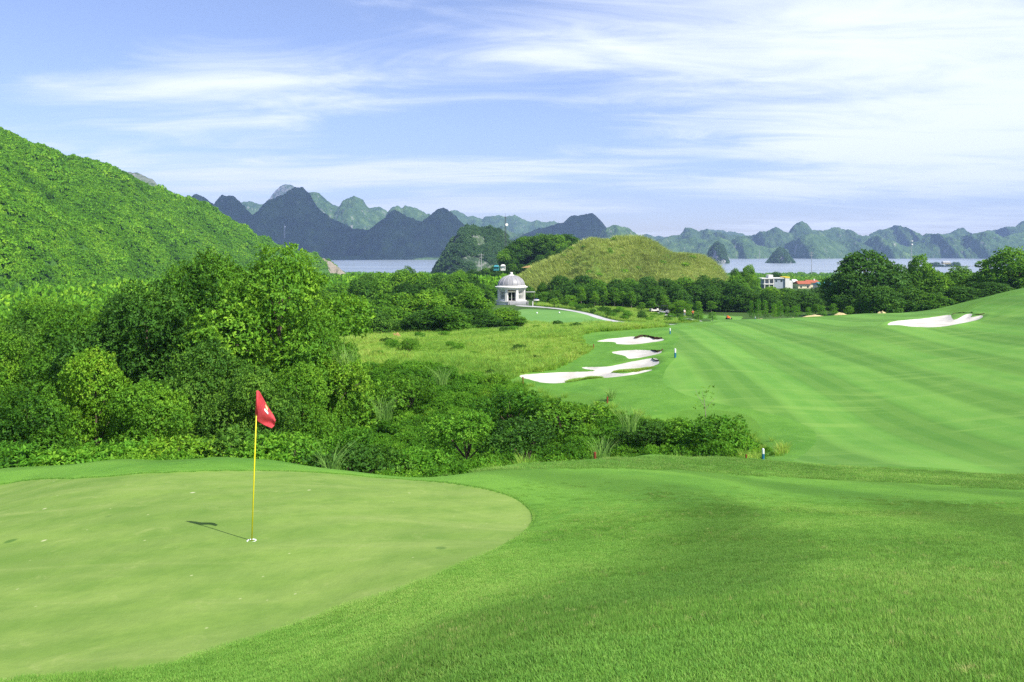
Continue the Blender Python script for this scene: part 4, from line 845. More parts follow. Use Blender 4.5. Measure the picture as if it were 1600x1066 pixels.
for a in [('shrub',1125,640,37.5,2.6,'rounded leafy shrub at the right end of the undergrowth',1.1),('shrub',1070,652,38.5,2.0,'low leafy shrub left of the rounded one at the right end',1.1),
          ('shrub',880,612,43,2.6,'tall spreading shrub with shadowed underside below the lowest bunker',1.4),('shrub',800,600,45,2.4,'leafy shrub below the left tip of the lowest bunker',1.3),
          ('shrub',640,575,50,2.4,'pale green shrub at the foot of the rough grass',1.1),('shrub_y',530,552,46,2.6,'yellow-green bush at the edge of the tall trees by the rough',1.0),('shrub',555,660,34,1.8,'leafy green shrub in the hollow right of the flag',1.1),
          ('shrub',730,640,36,2.2,'rounded shrub in the middle of the undergrowth',1.2),('shrub_d',600,700,27,1.9,'dark glossy shrub behind the rim right of the silvery clump',1.2),
          ('shrub',660,690,27.5,2.0,'bright green shrub rising over the lowest part of the rim',1.2),('shrub',450,665,27,2.3,'glossy shrub just right of the flagstick behind the green',1.1),
          ('shrub',640,524,74,1.5,'small bush at the back of the rough by the bare earth',1.1),('shrub_d',350,665,27,2.2,'dark shrub left of the flagstick behind the green',1.2),
          ('shrub_y',280,675,26,2.0,'yellow-green bush behind the middle of the green collar',1.2),('shrub',190,680,26,2.2,'leafy bush below the yellow-green tree',1.3),('shrub',95,690,25.5,2.0,'leafy bush behind the left part of the green collar',1.3),
          ('shrub',15,690,25,2.2,'leafy bush at the left edge behind the green collar',1.3),('shrub_d',820,650,35,2.2,'dark leafy shrub near the centre of the hollow',1.2),('shrub_d',1010,655,39,1.6,'low dark shrub beside the fountain-shaped grass clump',1.3),
          ('shrub_d',540,690,26,1.9,'dark leafy shrub behind the tall silvery grass clump',1.2),('shrub',395,690,26,1.9,'leafy shrub directly behind the flagstick',1.1)]: pshrub(*a)
# bare twiggy sapling above the undergrowth
def twig():
    d = 38; b = Vector(px2w(1103, 648, d)); m = MB()
    P = lambda px, py: tuple(Vector(px2w(px, py, d)))
    m.tube([P(1103,652), P(1101,630), P(1097,612)], [.02,.014,.006], 5); m.tube([P(1101,635), P(1090,618), P(1085,604)], [.01,.008,.004], 5); m.tube([P(1102,640), P(1112,628), P(1120,620)], [.01,.008,.004], 5); m.tube([P(1100,628), P(1104,616), P(1103,606)], [.008,.006,.003], 5)
    e = empty('bare_sapling', b); tag(e, 'thin almost leafless sapling sticking out of the shrubs on the right', 'sapling')
    o = m.build('stem', M['barkpale']); o.parent = e; o.matrix_parent_inverse = Matrix.Translation(-b)
    r = np.random.default_rng(5); C = np.array([Vector(P(1085 + r.uniform(0, 34), 604 + r.uniform(0, 36))) for _ in range(26)]); Vv, I, ti = rosettes(C, np.tile([0, 0, 1.], (26, 1)), 4, .14, .05, r)
    o = link('foliage', mesh_np('foliage', Vv, I, M['leaf_y'], attrs={'tint': ti}), e); o.matrix_parent_inverse = Matrix.Translation(-b)
twig()

# ------------------------------------------------------------------ flag, stick and cup
cup = Vector((*hit(393, 845), 0)); cup.z = gh(cup.x, cup.y); fd = cup.y
def FP(px, py, dy=0.0): d = fd + dy; return Vector(((px - 800) / F * d, d, -(py - HZ) / F * d))
FT = FP(402.0, 611.5)
m = MB(); m.tube([cup + Vector((0, 0, -.12)), cup + (FT - cup) * .5, FT], [.0105, .0095, .008], 12)
fs = empty('flagstick', cup); tag(fs, 'slim yellow flagstick standing in the hole of the putting green', 'flagstick')
def keepw(o, p): o.parent = p; o.matrix_parent_inverse = Matrix.Translation(-p.location); return o
keepw(m.build('pole', M['yellow'], smooth=True), fs)
t = NT('red_flag_cloth'); g = t.n('ShaderNodeNewGeometry').outputs['Position']
c = t.mix(t.rng(t.noise(g, 40, 4, .6), .3, .7), (.62, .060, .070), (.74, .09, .10))
b = t.n('ShaderNodeBsdfPrincipled', {'Base Color': c, 'Roughness': .75, 'Specular IOR Level': .2, 'Normal': t.bump(t.noise(g, 220, 2, .5), .15, .002)})
tr = t.n('ShaderNodeBsdfTranslucent', {'Color': (.7, .06, .06, 1)}); mm = t.n('ShaderNodeMixShader', {0: .25, 1: b.outputs[0], 2: tr.outputs[0]}); t.t.links.new(mm.outputs[0], t.out.inputs[0]); M['flag'] = t.m
def curve(P, s):
    P = np.array(P, float); L_ = np.r_[0, np.cumsum(np.linalg.norm(np.diff(P, axis=0), axis=1))]; L_ /= L_[-1]; return np.array([np.interp(s, L_, P[:, 0]), np.interp(s, L_, P[:, 1])]).T
nu, nv_ = 40, 30; S = np.linspace(0, 1, nu)[:, None]; Tt = np.linspace(0, 1, nv_)[None]
top = curve([(400.3,611),(405.6,611.6),(411,622),(417,633),(423,642),(427.5,649),(430.6,656)], S[:, 0]); bot = curve([(398.8,648),(402.5,659),(411.4,663.8),(418,666.5),(424.5,669)], S[:, 0])
lef = curve([(400.3,611),(398.8,648)], Tt[0]); rig = curve([(430.6,656),(428.8,665),(424.5,669)], Tt[0])
def coons(a, b_):
    return (1 - Tt) * top[:, a][:, None] + Tt * bot[:, a][:, None] + (1 - S) * lef[:, a][None] + S * rig[:, a][None] - ((1 - S) * (1 - Tt) * top[0, a] + S * Tt * bot[-1, a] + S * (1 - Tt) * top[-1, a] + (1 - S) * Tt * bot[0, a])
PX, PY = coons(0, 0), coons(1, 0)
DY = .035 * np.sin(S * 9.5 + Tt * 1.6) * S ** .6 * (1 - .3 * Tt) + .030 * np.sin(S * 4 + Tt * 6.0) * S - .06 * S * Tt + .03 * S
D_ = fd + DY; FV = np.stack([(PX - 800) / F * D_, D_, -(PY - HZ) / F * D_], -1)
I = np.arange(nu * nv_).reshape(nu, nv_); FF = np.stack([I[:-1, :-1], I[:-1, 1:], I[1:, 1:], I[1:, :-1]], -1).reshape(-1, 4)
fo = link('flag', mesh_np('flag', FV.reshape(-1, 3), FF, M['flag'], smooth=True)); keepw(fo, fs); fo['label'] = 'limp folded red pennant with a small yellow and white emblem'
sm_ = fo.modifiers.new('thickness', 'SOLIDIFY'); sm_.thickness = .002
m = MB(); m.tube([FP(401.6, 648), FP(402.3, 610.5)], [.017, .016], 12); keepw(m.build('sleeve', M['flag'], smooth=True), fs)
def fpt(s, tt_):
    i = s * (nu - 1); j = tt_ * (nv_ - 1); p = FV[int(round(i)), int(round(j))]; return Vector(p) + Vector((.003, -.006, .001))
def patch(name, s0, s1, t0, t1, mat, cut=0):
    n = 6; P = [[fpt(s0 + (s1 - s0) * a / n, t0 + (t1 - t0) * (b_ / n) * (1 if not cut else (a / n * .7 + .3))) for b_ in range(n + 1)] for a in range(n + 1)]
    bm = bmesh.new(); VV = [[bm.verts.new(p) for p in r_] for r_ in P]
    for a in range(n):
        for b_ in range(n): bm.faces.new((VV[a][b_], VV[a + 1][b_], VV[a + 1][b_ + 1], VV[a][b_ + 1]))
    me = bpy.data.meshes.new(name); bm.to_mesh(me); bm.free(); me.materials.append(mat); o = link(name, me); keepw(o, fs); return o
patch('emblem', .46, .60, .06, .24, plain('emblem_yellow', (.62, .60, .25), .7, .2, .05, 20), 1)
patch('emblem_band', .46, .64, .25, .33, M['stakewhite'])
ch = empty('golf_hole', cup); tag(ch, 'golf hole with white rim at the foot of the yellow flagstick', 'golf hole')
keepw(MB().lathe([(.054, -.10), (.054, .004), (.060, .006), (.066, .004), (.066, -.02)], cup, 32, False).build('rim', M['stakewhite'], smooth=True), ch)
keepw(MB().lathe([(.0, -.06), (.053, -.06)], cup, 32, False).build('liner_bottom', M['soil']), ch)

# ------------------------------------------------------------------ stakes
def stake_bw(px, pyb, pyt, d, label):
    x, y = hit(px, pyb); x = (px - 800) / F * y; z = gh(x, y); h = (pyb - pyt) / F * y; r_ = h * .105
    e = empty('distance_stake', (x, y, z)); tag(e, label, 'stake', 'blue and white stakes along the fairway')
    MB().lathe([(r_, -.1), (r_, h * .55)], (0, 0, 0), 14).build('lower_sleeve', M['stakeblue'], e, smooth=False)
    MB().lathe([(r_ * .97, h * .553), (r_ * .97, h * .93), (r_ * .6, h * 1.0)], (0, 0, 0), 14).build('upper_sleeve', M['stakewhite'], e)
stake_bw(1192.5, 719, 701, 30, 'blue and white stake on the near ridge at the right end of the shrubs')
stake_bw(1055, 559, 545, 62, 'blue and white stake between the bunkers and the fairway')
stake_bw(1047, 522, 513, 85, 'farthest blue and white stake, beyond the top bunker')
stake_bw(1180, 499, 495, 125, 'tiny white-topped stake at the far end of the fairway')
def stake_red(px, pyb, pyt, label, d=None):
    x, y = hit(px, pyb) if d is None else (0, d)
    x = (px - 800) / F * y; z = -(pyb - HZ) / F * y; h = (pyb - pyt) / F * y
    o = MB().box((0, 0, h / 2 - .1), (h * .16 + .02, h * .16 + .02, h + .2), .4, .006).build('hazard_stake', M['red_stake'], None, (x, y, z)); tag(o, label, 'stake', 'rust red stakes marking the hollow')
stake_red(929.5, 720.5, 706.5, 'rust red stake on the near ridge behind the apron', 23.3); stake_red(1166, 718, 710, 'rust red stake just left of the near blue and white stake')
stake_red(949, 630, 620, 'rust red stake on the slope below the bunkers'); stake_red(817, 597, 589, 'rust red stake at the left tip of the lowest bunker', 56)
stake_red(927.5, 544, 538, 'rust red stake left of the second bunker'); stake_red(818.5, 577, 571, 'rust red stake in the rough grass left of the bunkers')

# ------------------------------------------------------------------ bunker lips, grass islands
def lip(pts, h, label):
    P = [hit(*p) for p in pts]; bm = bmesh.new(); r = random.Random(3); rows = [[], [], [], []]; fine = []
    for a, b_ in zip(P, P[1:]):
        for k in range(6): fine.append((a[0] + (b_[0] - a[0]) * k / 6, a[1] + (b_[1] - a[1]) * k / 6))
    for x, y in fine:
        z = gh(x, y + .5) + .02; hh_ = h * r.uniform(.6, 1.4)
        rows[0].append(bm.verts.new((x, y - .05, z - hh_ - .1))); rows[1].append(bm.verts.new((x + r.uniform(-.1, .1), y - .22, z - .05))); rows[2].append(bm.verts.new((x, y - .02, z + .09 * r.random() + .05))); rows[3].append(bm.verts.new((x, y + .5, z - .06)))
    for a, b_ in zip(rows, rows[1:]):
        for i in range(len(a) - 1): bm.faces.new((a[i], a[i + 1], b_[i + 1], b_[i]))
    me = bpy.data.meshes.new('bunker_lip'); bm.to_mesh(me); bm.free(); me.materials.append(M['soil']); me.materials.append(M['fringe'])
    n1 = len(fine) - 1
    for i, p in enumerate(me.polygons): p.material_index = 0 if i < n1 * 2 else 1
    o = link('bunker_lip', me); tag(o, label, 'turf edge', 'ragged turf edges of the bunkers')
lip([(992,527),(1004,526.2),(1015,527.5),(1022,529),(1037,529.5)], .26, 'dark ragged turf edge at the top of the farthest left-side bunker')
lip([(1018,548),(1026,549),(1032,549),(1036,548)], .24, 'dark ragged turf edge at the right end of the second bunker')
lip([(1020,561),(1024,563),(1030,565)], .26, 'dark turf edge at the right tip of the lowest bunker')
lip([(1484,494.5),(1493,490),(1508,489),(1521,490)], .42, 'dark turf edge curling into the bunker on the right')
lip([(1514,496),(1522,493.5),(1530,493),(1539,491)], .36, 'dark turf edge at the outer end of the right-hand bunker')
def grass_island(pts, label, h=.5, seed=500):
    P = crom([hit(*p) for p in pts], 4); x, y = area_points(6000, (P[:, 0].min(), P[:, 0].max()), (P[:, 1].min(), P[:, 1].max()), insd(P)); x, y = x[:900], y[:900]
    scatter('bunker_grass', np.stack([x, y, grid_h(x, y) - .05], -1), rscale(len(x), h, h * 1.4), rng.uniform(0, 6.28, len(x)), TW_, label, 'grass')
grass_island([(886,592),(900,588),(925,587),(940,590),(930,593),(905,594)], 'shaggy grass tongue growing inside the lowest bunker', .5)
grass_island([(956,582.5),(975,579.5),(1000,577.5),(1022,575.5),(1005,579),(985,582)], 'grass ridge dividing the lowest bunker', .26)

# ------------------------------------------------------------------ straw heaps, bare earth
def heap(px, py, w, h, d, mat, label, seed, name='straw_heap', cat='heap', grp='pale heaps behind the fairway'):
    x = (px - 800) / F * d; z = -(py - HZ) / F * d; W_ = w / F * d; H_ = h / F * d; n = 40
    th = np.linspace(0, 2 * np.pi, n, endpoint=False); rr = np.linspace(0, 1, 14); RR, TH = np.meshgrid(rr, th, indexing='ij')
    ns = fbm(np.cos(TH) * RR * 2 + seed, np.sin(TH) * RR * 2, 4, seed)
    Vv = np.stack([RR * np.cos(TH) * W_ / 2 * (1 + .3 * ns), RR * np.sin(TH) * W_ * .3 * (1 + .3 * ns), H_ * (1 - RR**2) * (1 + 1.8 * ns) - .25 * RR], -1)
    I = np.arange(14 * n).reshape(14, n); Fq = np.stack([I[:-1], np.roll(I, -1, 1)[:-1], np.roll(I, -1, 1)[1:], I[1:]], -1).reshape(-1, 4)
    o = link(name, mesh_np(name, Vv.reshape(-1, 3), Fq, mat, smooth=True), None, (x, d, z)); tag(o, label, cat, grp)
heap(1190, 500, 48, 1.6, 126, M['straw'], 'low straw-coloured heap at the left end, below the slim young trees', 1.3)
heap(1275, 495.5, 50, 2.4, 130, M['straw'], 'long straw-coloured heap below the red roofs', 2.3)
heap(1315, 493.5, 40, 3.0, 131, M['straw'], 'highest straw-coloured heap, left of the largest dark tree', 3.7)
heap(1378, 489, 16, 2.6, 134, M['straw'], 'small straw-coloured heap at the foot of the largest dark tree', 4.9)
heap(1240, 498, 40, 1.4, 130, M['straw'], 'flat straw-coloured heap in the middle of the row of heaps', 5.9)
heap(617, 527, 22, 5, 92, M['brownearth'], 'small mound of bare orange-brown earth at the back of the rough grass', 6.1, 'earth_mound', 'earth mound', None)
heap(828, 417.5, 26, 1.6, 347, M['brownearth'], 'ochre bare earth bank under the hilltop trees', 7.1, 'earth_bank', 'earth bank', None)
heap(853, 411, 22, 1.6, 346, M['brownearth'], 'ochre earth patch beside the grassy mound', 8.1, 'earth_bank', 'earth bank', None)

# ------------------------------------------------------------------ domed pavilion
def pavilion():
    d = 200; x0 = (799 - 800) / F * d; s = d / F                    # metres per photo pixel
    zb = -(471 - HZ) / F * d; e = empty('domed_pavilion', (x0, d, zb)); tag(e, 'cream round pavilion with grey ribbed dome and white finial beside the path', 'pavilion')
    Rw = 22.6 * s; He = 19.2 * s; Rd = 20.8 * s; Hd = 15.8 * s
    MB().lathe([(Rw + .1, -2.5), (Rw + .1, .0), (Rw + .25, .05), (Rw + .25, .30), (Rw - .3, .32)], n=48).build('plinth', M['white'], e)
    MB().lathe([(Rw - .25, He - .05), (Rw - .25, He), (Rw + .05, He), (Rw + .12, He + .35), (Rw + .45, He + .45), (Rw + .5, He + .68), (Rw + .1, He + .72), (Rd + .2, He + .95), (Rd + .2, He + 1.0)], n=64).build('cornice', M['white'], e)
    prof = [(Rd * math.cos(a), He + .95 + Hd * math.sin(a)) for a in np.linspace(0, 1.44, 16)]
    MB().lathe(prof, n=64).build('dome', M['dome'], e, smooth=True)
    m = MB()
    for k in range(16):
        a = 2 * math.pi * k / 16 + .12; m.tube([((r_ + .03) * math.cos(a), (r_ + .03) * math.sin(a), z_) for r_, z_ in prof], .075, 6)
    m.build('dome_ribs', M['domerib'], e)
    zt = He + .95 + Hd * math.sin(1.44)
    MB().lathe([(.95, zt - .35), (.80, zt + .05), (.70, zt + .12), (.42, zt + .2), (.36, zt + .25), (.38, zt + .75), (.30, zt + .82)], n=24).build('finial', M['white'], e)
    for k in range(8):
        a = 2 * math.pi * k / 8 - math.pi / 2 + R(24)      # piers
        MB().box(((Rw - .28) * math.cos(a), (Rw - .28) * math.sin(a), .3 + (He - .3) / 2), (.55, .62, He - .3 - .06), a, .03).build('pier', M['white'], e)
        b_ = a + math.pi / 8; c_ = (Rw - .45) * math.cos(math.pi / 8)
        wd = 2 * (Rw - .45) * math.sin(math.pi / 8) - .62; cx, cy_ = c_ * math.cos(b_), c_ * math.sin(b_)
        faces_cam = abs(((b_ + math.pi / 2 - R(46.5)) + math.pi) % (2 * math.pi) - math.pi) < R(1)
        if math.degrees(b_ + math.pi / 2) % 360 == 46.5 or k == 7:
            m = MB(); m.box((cx, cy_, He - .5), (.12, wd, .4), b_); m.build('door_head', M['cream'], e)
            m = MB()
            for q in (-.48, 0, .48): m.box((cx - q * wd * math.sin(b_), cy_ + q * wd * math.cos(b_), (He - .3) / 2 + .15), (.10, .11, He - .75), b_)
            m.build('door_frame', M['white'], e); continue
        m = MB()
        H1 = He - .45; m.box((cx, cy_, .55), (.16, wd, .46), b_); m.box((cx, cy_, He - .3), (.16, wd, .5), b_); m.build('panel', M['white'], e)
        fr = MB()
        for q in (-.5, -.25, 0, .25, .5): fr.box((cx - q * wd * math.sin(b_), cy_ + q * wd * math.cos(b_), .8 + (He - 1.3) / 2), (.10, .12, He - 1.36), b_)
        for zq in (.42,): fr.box((cx, cy_, .8 + (He - 1.3) * zq + .4), (.09, wd - .1, .11), b_)
        w_ = fr.build('window', M['white'], e)
        MB().box((cx * .985, cy_ * .985, .8 + (He - 1.3) / 2), (.03, wd - .08, He - 1.4), b_).build('pane', M['glassdark'], w_)
    m = MB(); m.lathe([(.0, .34), (Rw - .6, .34)], n=40, cap=False); m.build('floor', M['concrete'], e)
    for k in range(4): MB().box((1.7 - .0 * k, -Rw - .25 - .36 * k, .16 - .17 * k - .3), (4.6 - .1 * k, .36, .9 - .0 * k), 0, .01).build('step', M['concrete'], e)
    for sx in (-.75, 4.2): MB().box((sx, -Rw - .8, -.1), (.28, 1.7, .9), 0, .03).build('step_cheek', M['concrete'], e)
    m = MB(); m.box((Rw + 1.2, .0, He - .75), (2.4, 2.0, .10)); m.build('side_canopy', M['concrete'], e)
    for sx, sy in ((2.2, -.8), (2.2, .8)): MB().box((Rw + sx, sy, (He - .8) / 2 - .5), (.09, .09, He + .15)).build('canopy_post', M['bark'], e)
pavilion()
# parasol and low post beside the path
def parasol(px, pyb, pyt, d, w, label, mat2=None):
    x = (px - 800) / F * d; z = -(pyb - HZ) / F * d; s = d / F; h = (pyb - pyt) * s
    e = empty('parasol', (x, d, z)); tag(e, label, 'parasol')
    MB().tube([(0, 0, -.2), (0, 0, h - .1)], .035, 8).build('pole', M['steel'], e)
    W_ = w * s / 2; MB().lathe([(W_, h - .55 * W_), (W_ * .75, h - .28 * W_), (W_ * .4, h - .08 * W_), (.02, h)], n=8, cap=False).build('canopy', M['white'], e)
    if mat2:
        MB().lathe([(W_ * .80, h - .31 * W_), (W_ * .4, h - .05 * W_), (.02, h + .03)], n=8, cap=False).build('canopy_panel', mat2, e)
parasol(838, 477, 466.5, 190, 10, 'white and dark blue parasol beside the path right of the pavilion', M['navy'])
parasol(1043, 489, 478, 184, 7, 'small white parasol right of the golf cart')
o = MB().box((0, 0, .55), (.22, .22, 1.4), 0, .03).lathe([(.16, 1.25), (.02, 1.4)], n=8).build('marker_post', M['white'], None, px2w(832.5, 480, 186)); tag(o, 'short white post below the parasol at the path edge', 'post')
for i, (px, py, lb) in enumerate([(839, 491.5, 'white ball-shaped marker on the near half of the tee'), (874, 490, 'white ball-shaped marker on the far right of the tee')]):
    o = MB().lathe([(.02, 0), (.12, .05), (.16, .16), (.12, .28), (.02, .32)], n=12).build('tee_marker', M['stakewhite'], None, px2w(px, py, 150)); o.location.z = gh(o.location.x, o.location.y); tag(o, lb, 'tee marker', 'white tee markers')

# ------------------------------------------------------------------ golf cart, players, machine
def cart(px, py, d, rz, label):
    x = (px - 800) / F * d; e = empty('golf_cart', (x, d, gh(x, d)), rz); tag(e, label, 'golf cart')
    m = MB(); m.box((0, 0, .48), (2.1, 1.1, .34), 0, .08); m.box((.85, 0, .78), (.5, 1.0, .36), 0, .1); m.box((-.75, 0, .75), (.6, 1.0, .3), 0, .06); m.build('body', M['white'], e)
    MB().box((-.15, 0, .78), (.5, 1.0, .14), 0, .04).box((-.42, 0, 1.05), (.12, 1.0, .5), 0, .04).build('seat', M['black'], e)
    MB().box((-.1, 0, 1.88), (1.9, 1.2, .08), 0, .03).build('roof', M['black'], e)
    m = MB()
    for sx in (.75, -.9):
        for sy in (-.5, .5): m.tube([(sx, sy, .7), (sx * .85 - .05, sy, 1.86)], .025, 6)
    m.build('roof_frame', M['steel'], e)
    for sx in (.75, -.7):
        for sy in (-.5, .5):
            w_ = MB(); w_.bm.clear(); r_ = MB().lathe([(.10, -.09), (.22, -.09), (.24, -.05), (.24, .05), (.22, .09), (.10, .09)], n=20); bmesh.ops.rotate(r_.bm, verts=r_.bm.verts, cent=(0, 0, 0), matrix=Matrix.Rotation(R(90), 3, 'X')); bmesh.ops.translate(r_.bm, verts=r_.bm.verts, vec=(sx, sy, .24)); r_.build('wheel', M['black'], e); w_.bm.free()
cart(1022, 489, 182, R(200), 'golf cart with dark roof parked on the upper path')
cart(1032, 490, 178, R(150), 'second golf cart overlapping the first on the upper path')
bpy.data.objects['golf_cart.001'].location.x += .9
def person(px, d, label, shirt, legs, swing=0, rz=0, H=1.72):
    x = (px - 800) / F * d; z = gh(x, d); k = H / 1.72
    e = empty('person', (x, d, z), rz, k); tag(e, label, 'person')
    def skin(name, pts, edges, rad, mat):
        me = bpy.data.meshes.new(name); me.from_pydata(pts, edges, []); me.materials.append(mat); o = link(name, me, e)
        sk = o.modifiers.new('skin', 'SKIN'); ly = me.skin_vertices[0].data
        for i, r_ in enumerate(rad): ly[i].radius = (r_, r_) if not isinstance(r_, tuple) else r_
        ly[0].use_root = True; su = o.modifiers.new('sub', 'SUBSURF'); su.levels = su.render_levels = 2; return o
    A1, A2 = ((.18, -.2, 1.12), (.05, -.42, 1.02)) if swing else ((.27, 0, 1.12), (.29, -.06, .86))
    B1_, B2_ = ((-.16, -.2, 1.12), (-.02, -.42, 1.0)) if swing else ((-.27, 0, 1.12), (-.29, -.06, .86))
    skin('body', [(0, 0, .95), (0, 0, 1.15), (0, -.01, 1.38), (0, -.01, 1.50), (0, -.02, 1.60), (0, -.02, 1.70), (.19, 0, 1.40), A1, A2, (-.19, 0, 1.40), B1_, B2_, (.10, 0, .88), (.13, -.02, .48), (.14, .03, .08), (.14, -.12, .04), (-.10, 0, .88), (-.13, -.02, .48), (-.14, .03, .08), (-.14, -.12, .04)],
         [(0, 1), (1, 2), (2, 3), (3, 4), (4, 5), (2, 6), (6, 7), (7, 8), (2, 9), (9, 10), (10, 11), (0, 12), (12, 13), (13, 14), (14, 15), (0, 16), (16, 17), (17, 18), (18, 19)],
         [.14, .13, .15, .055, .09, .07, .06, .045, .035, .06, .045, .035, .085, .06, .045, .035, .085, .06, .045, .035], M['skin'])
    skin('shirt', [(0, 0, .97), (0, 0, 1.15), (0, -.01, 1.38), (.2, 0, 1.40), (.25, -.06 if swing else 0, 1.22), (-.2, 0, 1.40), (-.25, -.06 if swing else 0, 1.22)], [(0, 1), (1, 2), (2, 3), (3, 4), (2, 5), (5, 6)], [.17, .155, .175, .085, .07, .085, .07], shirt)
    skin('trousers', [(0, 0, .98), (.10, 0, .85), (.13, -.02, .48), (.14, .02, .12), (-.10, 0, .85), (-.13, -.02, .48), (-.14, .02, .12)], [(0, 1), (1, 2), (2, 3), (0, 4), (4, 5), (5, 6)], [.15, .105, .08, .07, .105, .08, .07], legs)
    skin('cap', [(0, -.01, 1.71), (0, -.12, 1.69)], [(0, 1)], [(.105, .105), (.07, .02)], M['white'])
    return e
person(1069.5, 172, 'standing golfer in white shirt and pale trousers on the far fairway', M['white'], M['greywall'], 1, R(30))
person(1082.5, 170, 'standing golfer in orange top and dark trousers beside the one in white', M['orange'], M['black'], 0, R(-20))
def mower(px, d):
    x = (px - 800) / F * d; e = empty('grass_mower', (x, d, gh(x, d)), R(15), 1.0); tag(e, 'small orange mowing machine standing on the far fairway', 'mower')
    MB().box((0, 0, .42), (.8, .55, .34), 0, .08).box((-.15, 0, .68), (.4, .42, .24), 0, .08).build('body', M['orange'], e)
    MB().box((.35, 0, .25), (.5, .8, .16), 0, .04).build('cutting_deck', M['straw'], e)
    MB().tube([(-.35, -.2, .5), (-.8, -.2, 1.0)], .025, 6).tube([(-.35, .2, .5), (-.8, .2, 1.0)], .025, 6).tube([(-.8, -.25, 1.0), (-.8, .25, 1.0)], .025, 6).build('handle', M['steel'], e)
    for sx, sy in ((-.3, -.33), (-.3, .33), (.5, -.4), (.5, .4)):
        r_ = MB().lathe([(.05, -.05), (.17, -.05), (.18, 0), (.17, .05), (.05, .05)], n=16); bmesh.ops.rotate(r_.bm, verts=r_.bm.verts, cent=(0, 0, 0), matrix=Matrix.Rotation(R(90), 3, 'X')); bmesh.ops.translate(r_.bm, verts=r_.bm.verts, vec=(sx, sy, .17)); r_.build('wheel', M['black'], e)
mower(1138, 165)

M['mastpaint'] = plain('dark_mast_paint', (.07, .075, .09), .5, .4, .1, 1)
# ------------------------------------------------------------------ buildings, poles, mast
def at(px, py, d): return Vector(px2w(px, py, d))
def white_house():
    d = 415; s = d / F; b = at(1216, 462, d); e = empty('flat_roofed_house', b); tag(e, 'white and grey flat-roofed building rising out of the trees before the bay', 'building')
    X_ = lambda p: (p - 1216) * s; Z_ = lambda p: (462 - p) * s
    def bx(name, p0, p1, q0, q1, y0, y1, mat, bev=0, par=e): return MB().box(((X_(p0) + X_(p1)) / 2, (y0 + y1) / 2, (Z_(q0) + Z_(q1)) / 2), (abs(p1 - p0) * s, y1 - y0, abs(q1 - q0) * s), 0, bev).build(name, mat, par)
    bx('main_wall', 1210, 1226, 435.6, 465, 0, 8, M['greywall']); bx('roof_slab', 1206, 1227, 434.4, 435.5, -.5, 8.4, M['white'])
    bx('balcony_slab', 1192, 1208, 443, 444.6, -1.2, 6, M['white']); bx('upper_slab', 1189, 1206, 434.6, 436, -1.2, 6, M['white']); bx('stair_tower', 1201, 1208, 429.6, 434.5, 0, 4, M['white']); bx('side_wall', 1196, 1209.8, 436.1, 465, 2.2, 8, M['greywall'])
    for p in (1194, 1201, 1208): bx('pillar', p - .6, p + .6, 436.1, 465, -1.0, -.6, M['white'])
    for p in (1213, 1221): w_ = bx('window', p - 1.4, p + 1.4, 438, 440.6, -.06, .0, M['glassdark'])
    bx('end_wing', 1226.2, 1233, 434.8, 465, -.8, 7, M['white']); bx('roof_coping', 1226, 1233.3, 432.6, 434.7, -.9, 7.1, M['yellowwall']); bx('low_wing', 1233.1, 1238, 439, 465, -.5, 6, M['white'])
white_house()
def gable(px0, px1, pyr, pye, d, mat, wall, label, name='red_roofed_house', depth=9, chim=False, hw=3.4):
    s = d / F; w = (px1 - px0) * s; b = at((px0 + px1) / 2, pye, d); hr = (pye - pyr) * s; e = empty(name, b - Vector((0, 0, hw - .2))); tag(e, label, 'house', None)
    MB().box((0, depth / 2, hw / 2 - .2), (w * .94, depth * .9, hw)).build('wall', wall, e)
    m = MB(); z0 = hw - .18; bm = m.bm; y0, y1 = -.3, depth + .3
    for k, (sx) in enumerate((-1, 1)): pass
    v_ = [bm.verts.new(c) for c in ((-w / 2, y0, z0), (w / 2, y0, z0), (w / 2, y1, z0), (-w / 2, y1, z0), (-w / 2 + .6, (y0 + y1) / 2, z0 + hr), (w / 2 - .6, (y0 + y1) / 2, z0 + hr))]
    for f in ((0, 1, 5, 4), (2, 3, 4, 5), (1, 2, 5), (3, 0, 4), (3, 2, 1, 0)): bm.faces.new([v_[i] for i in f])
    r_ = m.build('roof', mat, e)
    for q in (-.25, .25): MB().box((w * q, depth * .05 - .03, hw * .47), (w * .12, .06, hw * .3)).build('window', M['glassdark'], e)
    if chim: MB().box((w * .2, depth * .4, z0 + hr), (.7, .7, 1.4)).build('chimney', M['white'], r_)
gable(1247, 1268, 439.5, 444, 430, M['tile'], M['cream'], 'house with wide red tiled roof right of the white building'); gable(1261, 1282, 438, 442, 460, M['tile'], M['cream'], 'farther red-roofed house partly behind the nearer red roof', chim=True)
gable(1279, 1305, 441.5, 446, 420, M['teal'], M['white'], 'long low building with teal metal roof beside the red roofs', 'teal_roofed_building'); gable(1240, 1250, 437, 442, 440, M['white'], M['white'], 'small white gabled house between white building and red roofs', 'white_house')
gable(570, 584, 433.5, 437, 700, M['tile'], M['white'], 'tiny red-roofed house at the bay shore on the left'); gable(771, 780, 414.5, 417, 340, M['teal'], M['teal'], 'small green hut above the pavilion', 'green_hut', 3, hw=1.7); gable(782, 790, 413.5, 416, 342, M['white'], M['white'], 'small white hut next to the green hut above the pavilion', 'white_hut', 3, hw=2.0)
gable(3, 16, 505.5, 508.5, 190, M['brownearth'], M['white'], 'orange-roofed hut under the hillside at the left edge', 'orange_roofed_hut', 4)
gable(1474, 1486, 408, 410.5, 1760, M['concrete'], M['straw'], 'tiny house on the low island in the bay', 'island_house', 10)
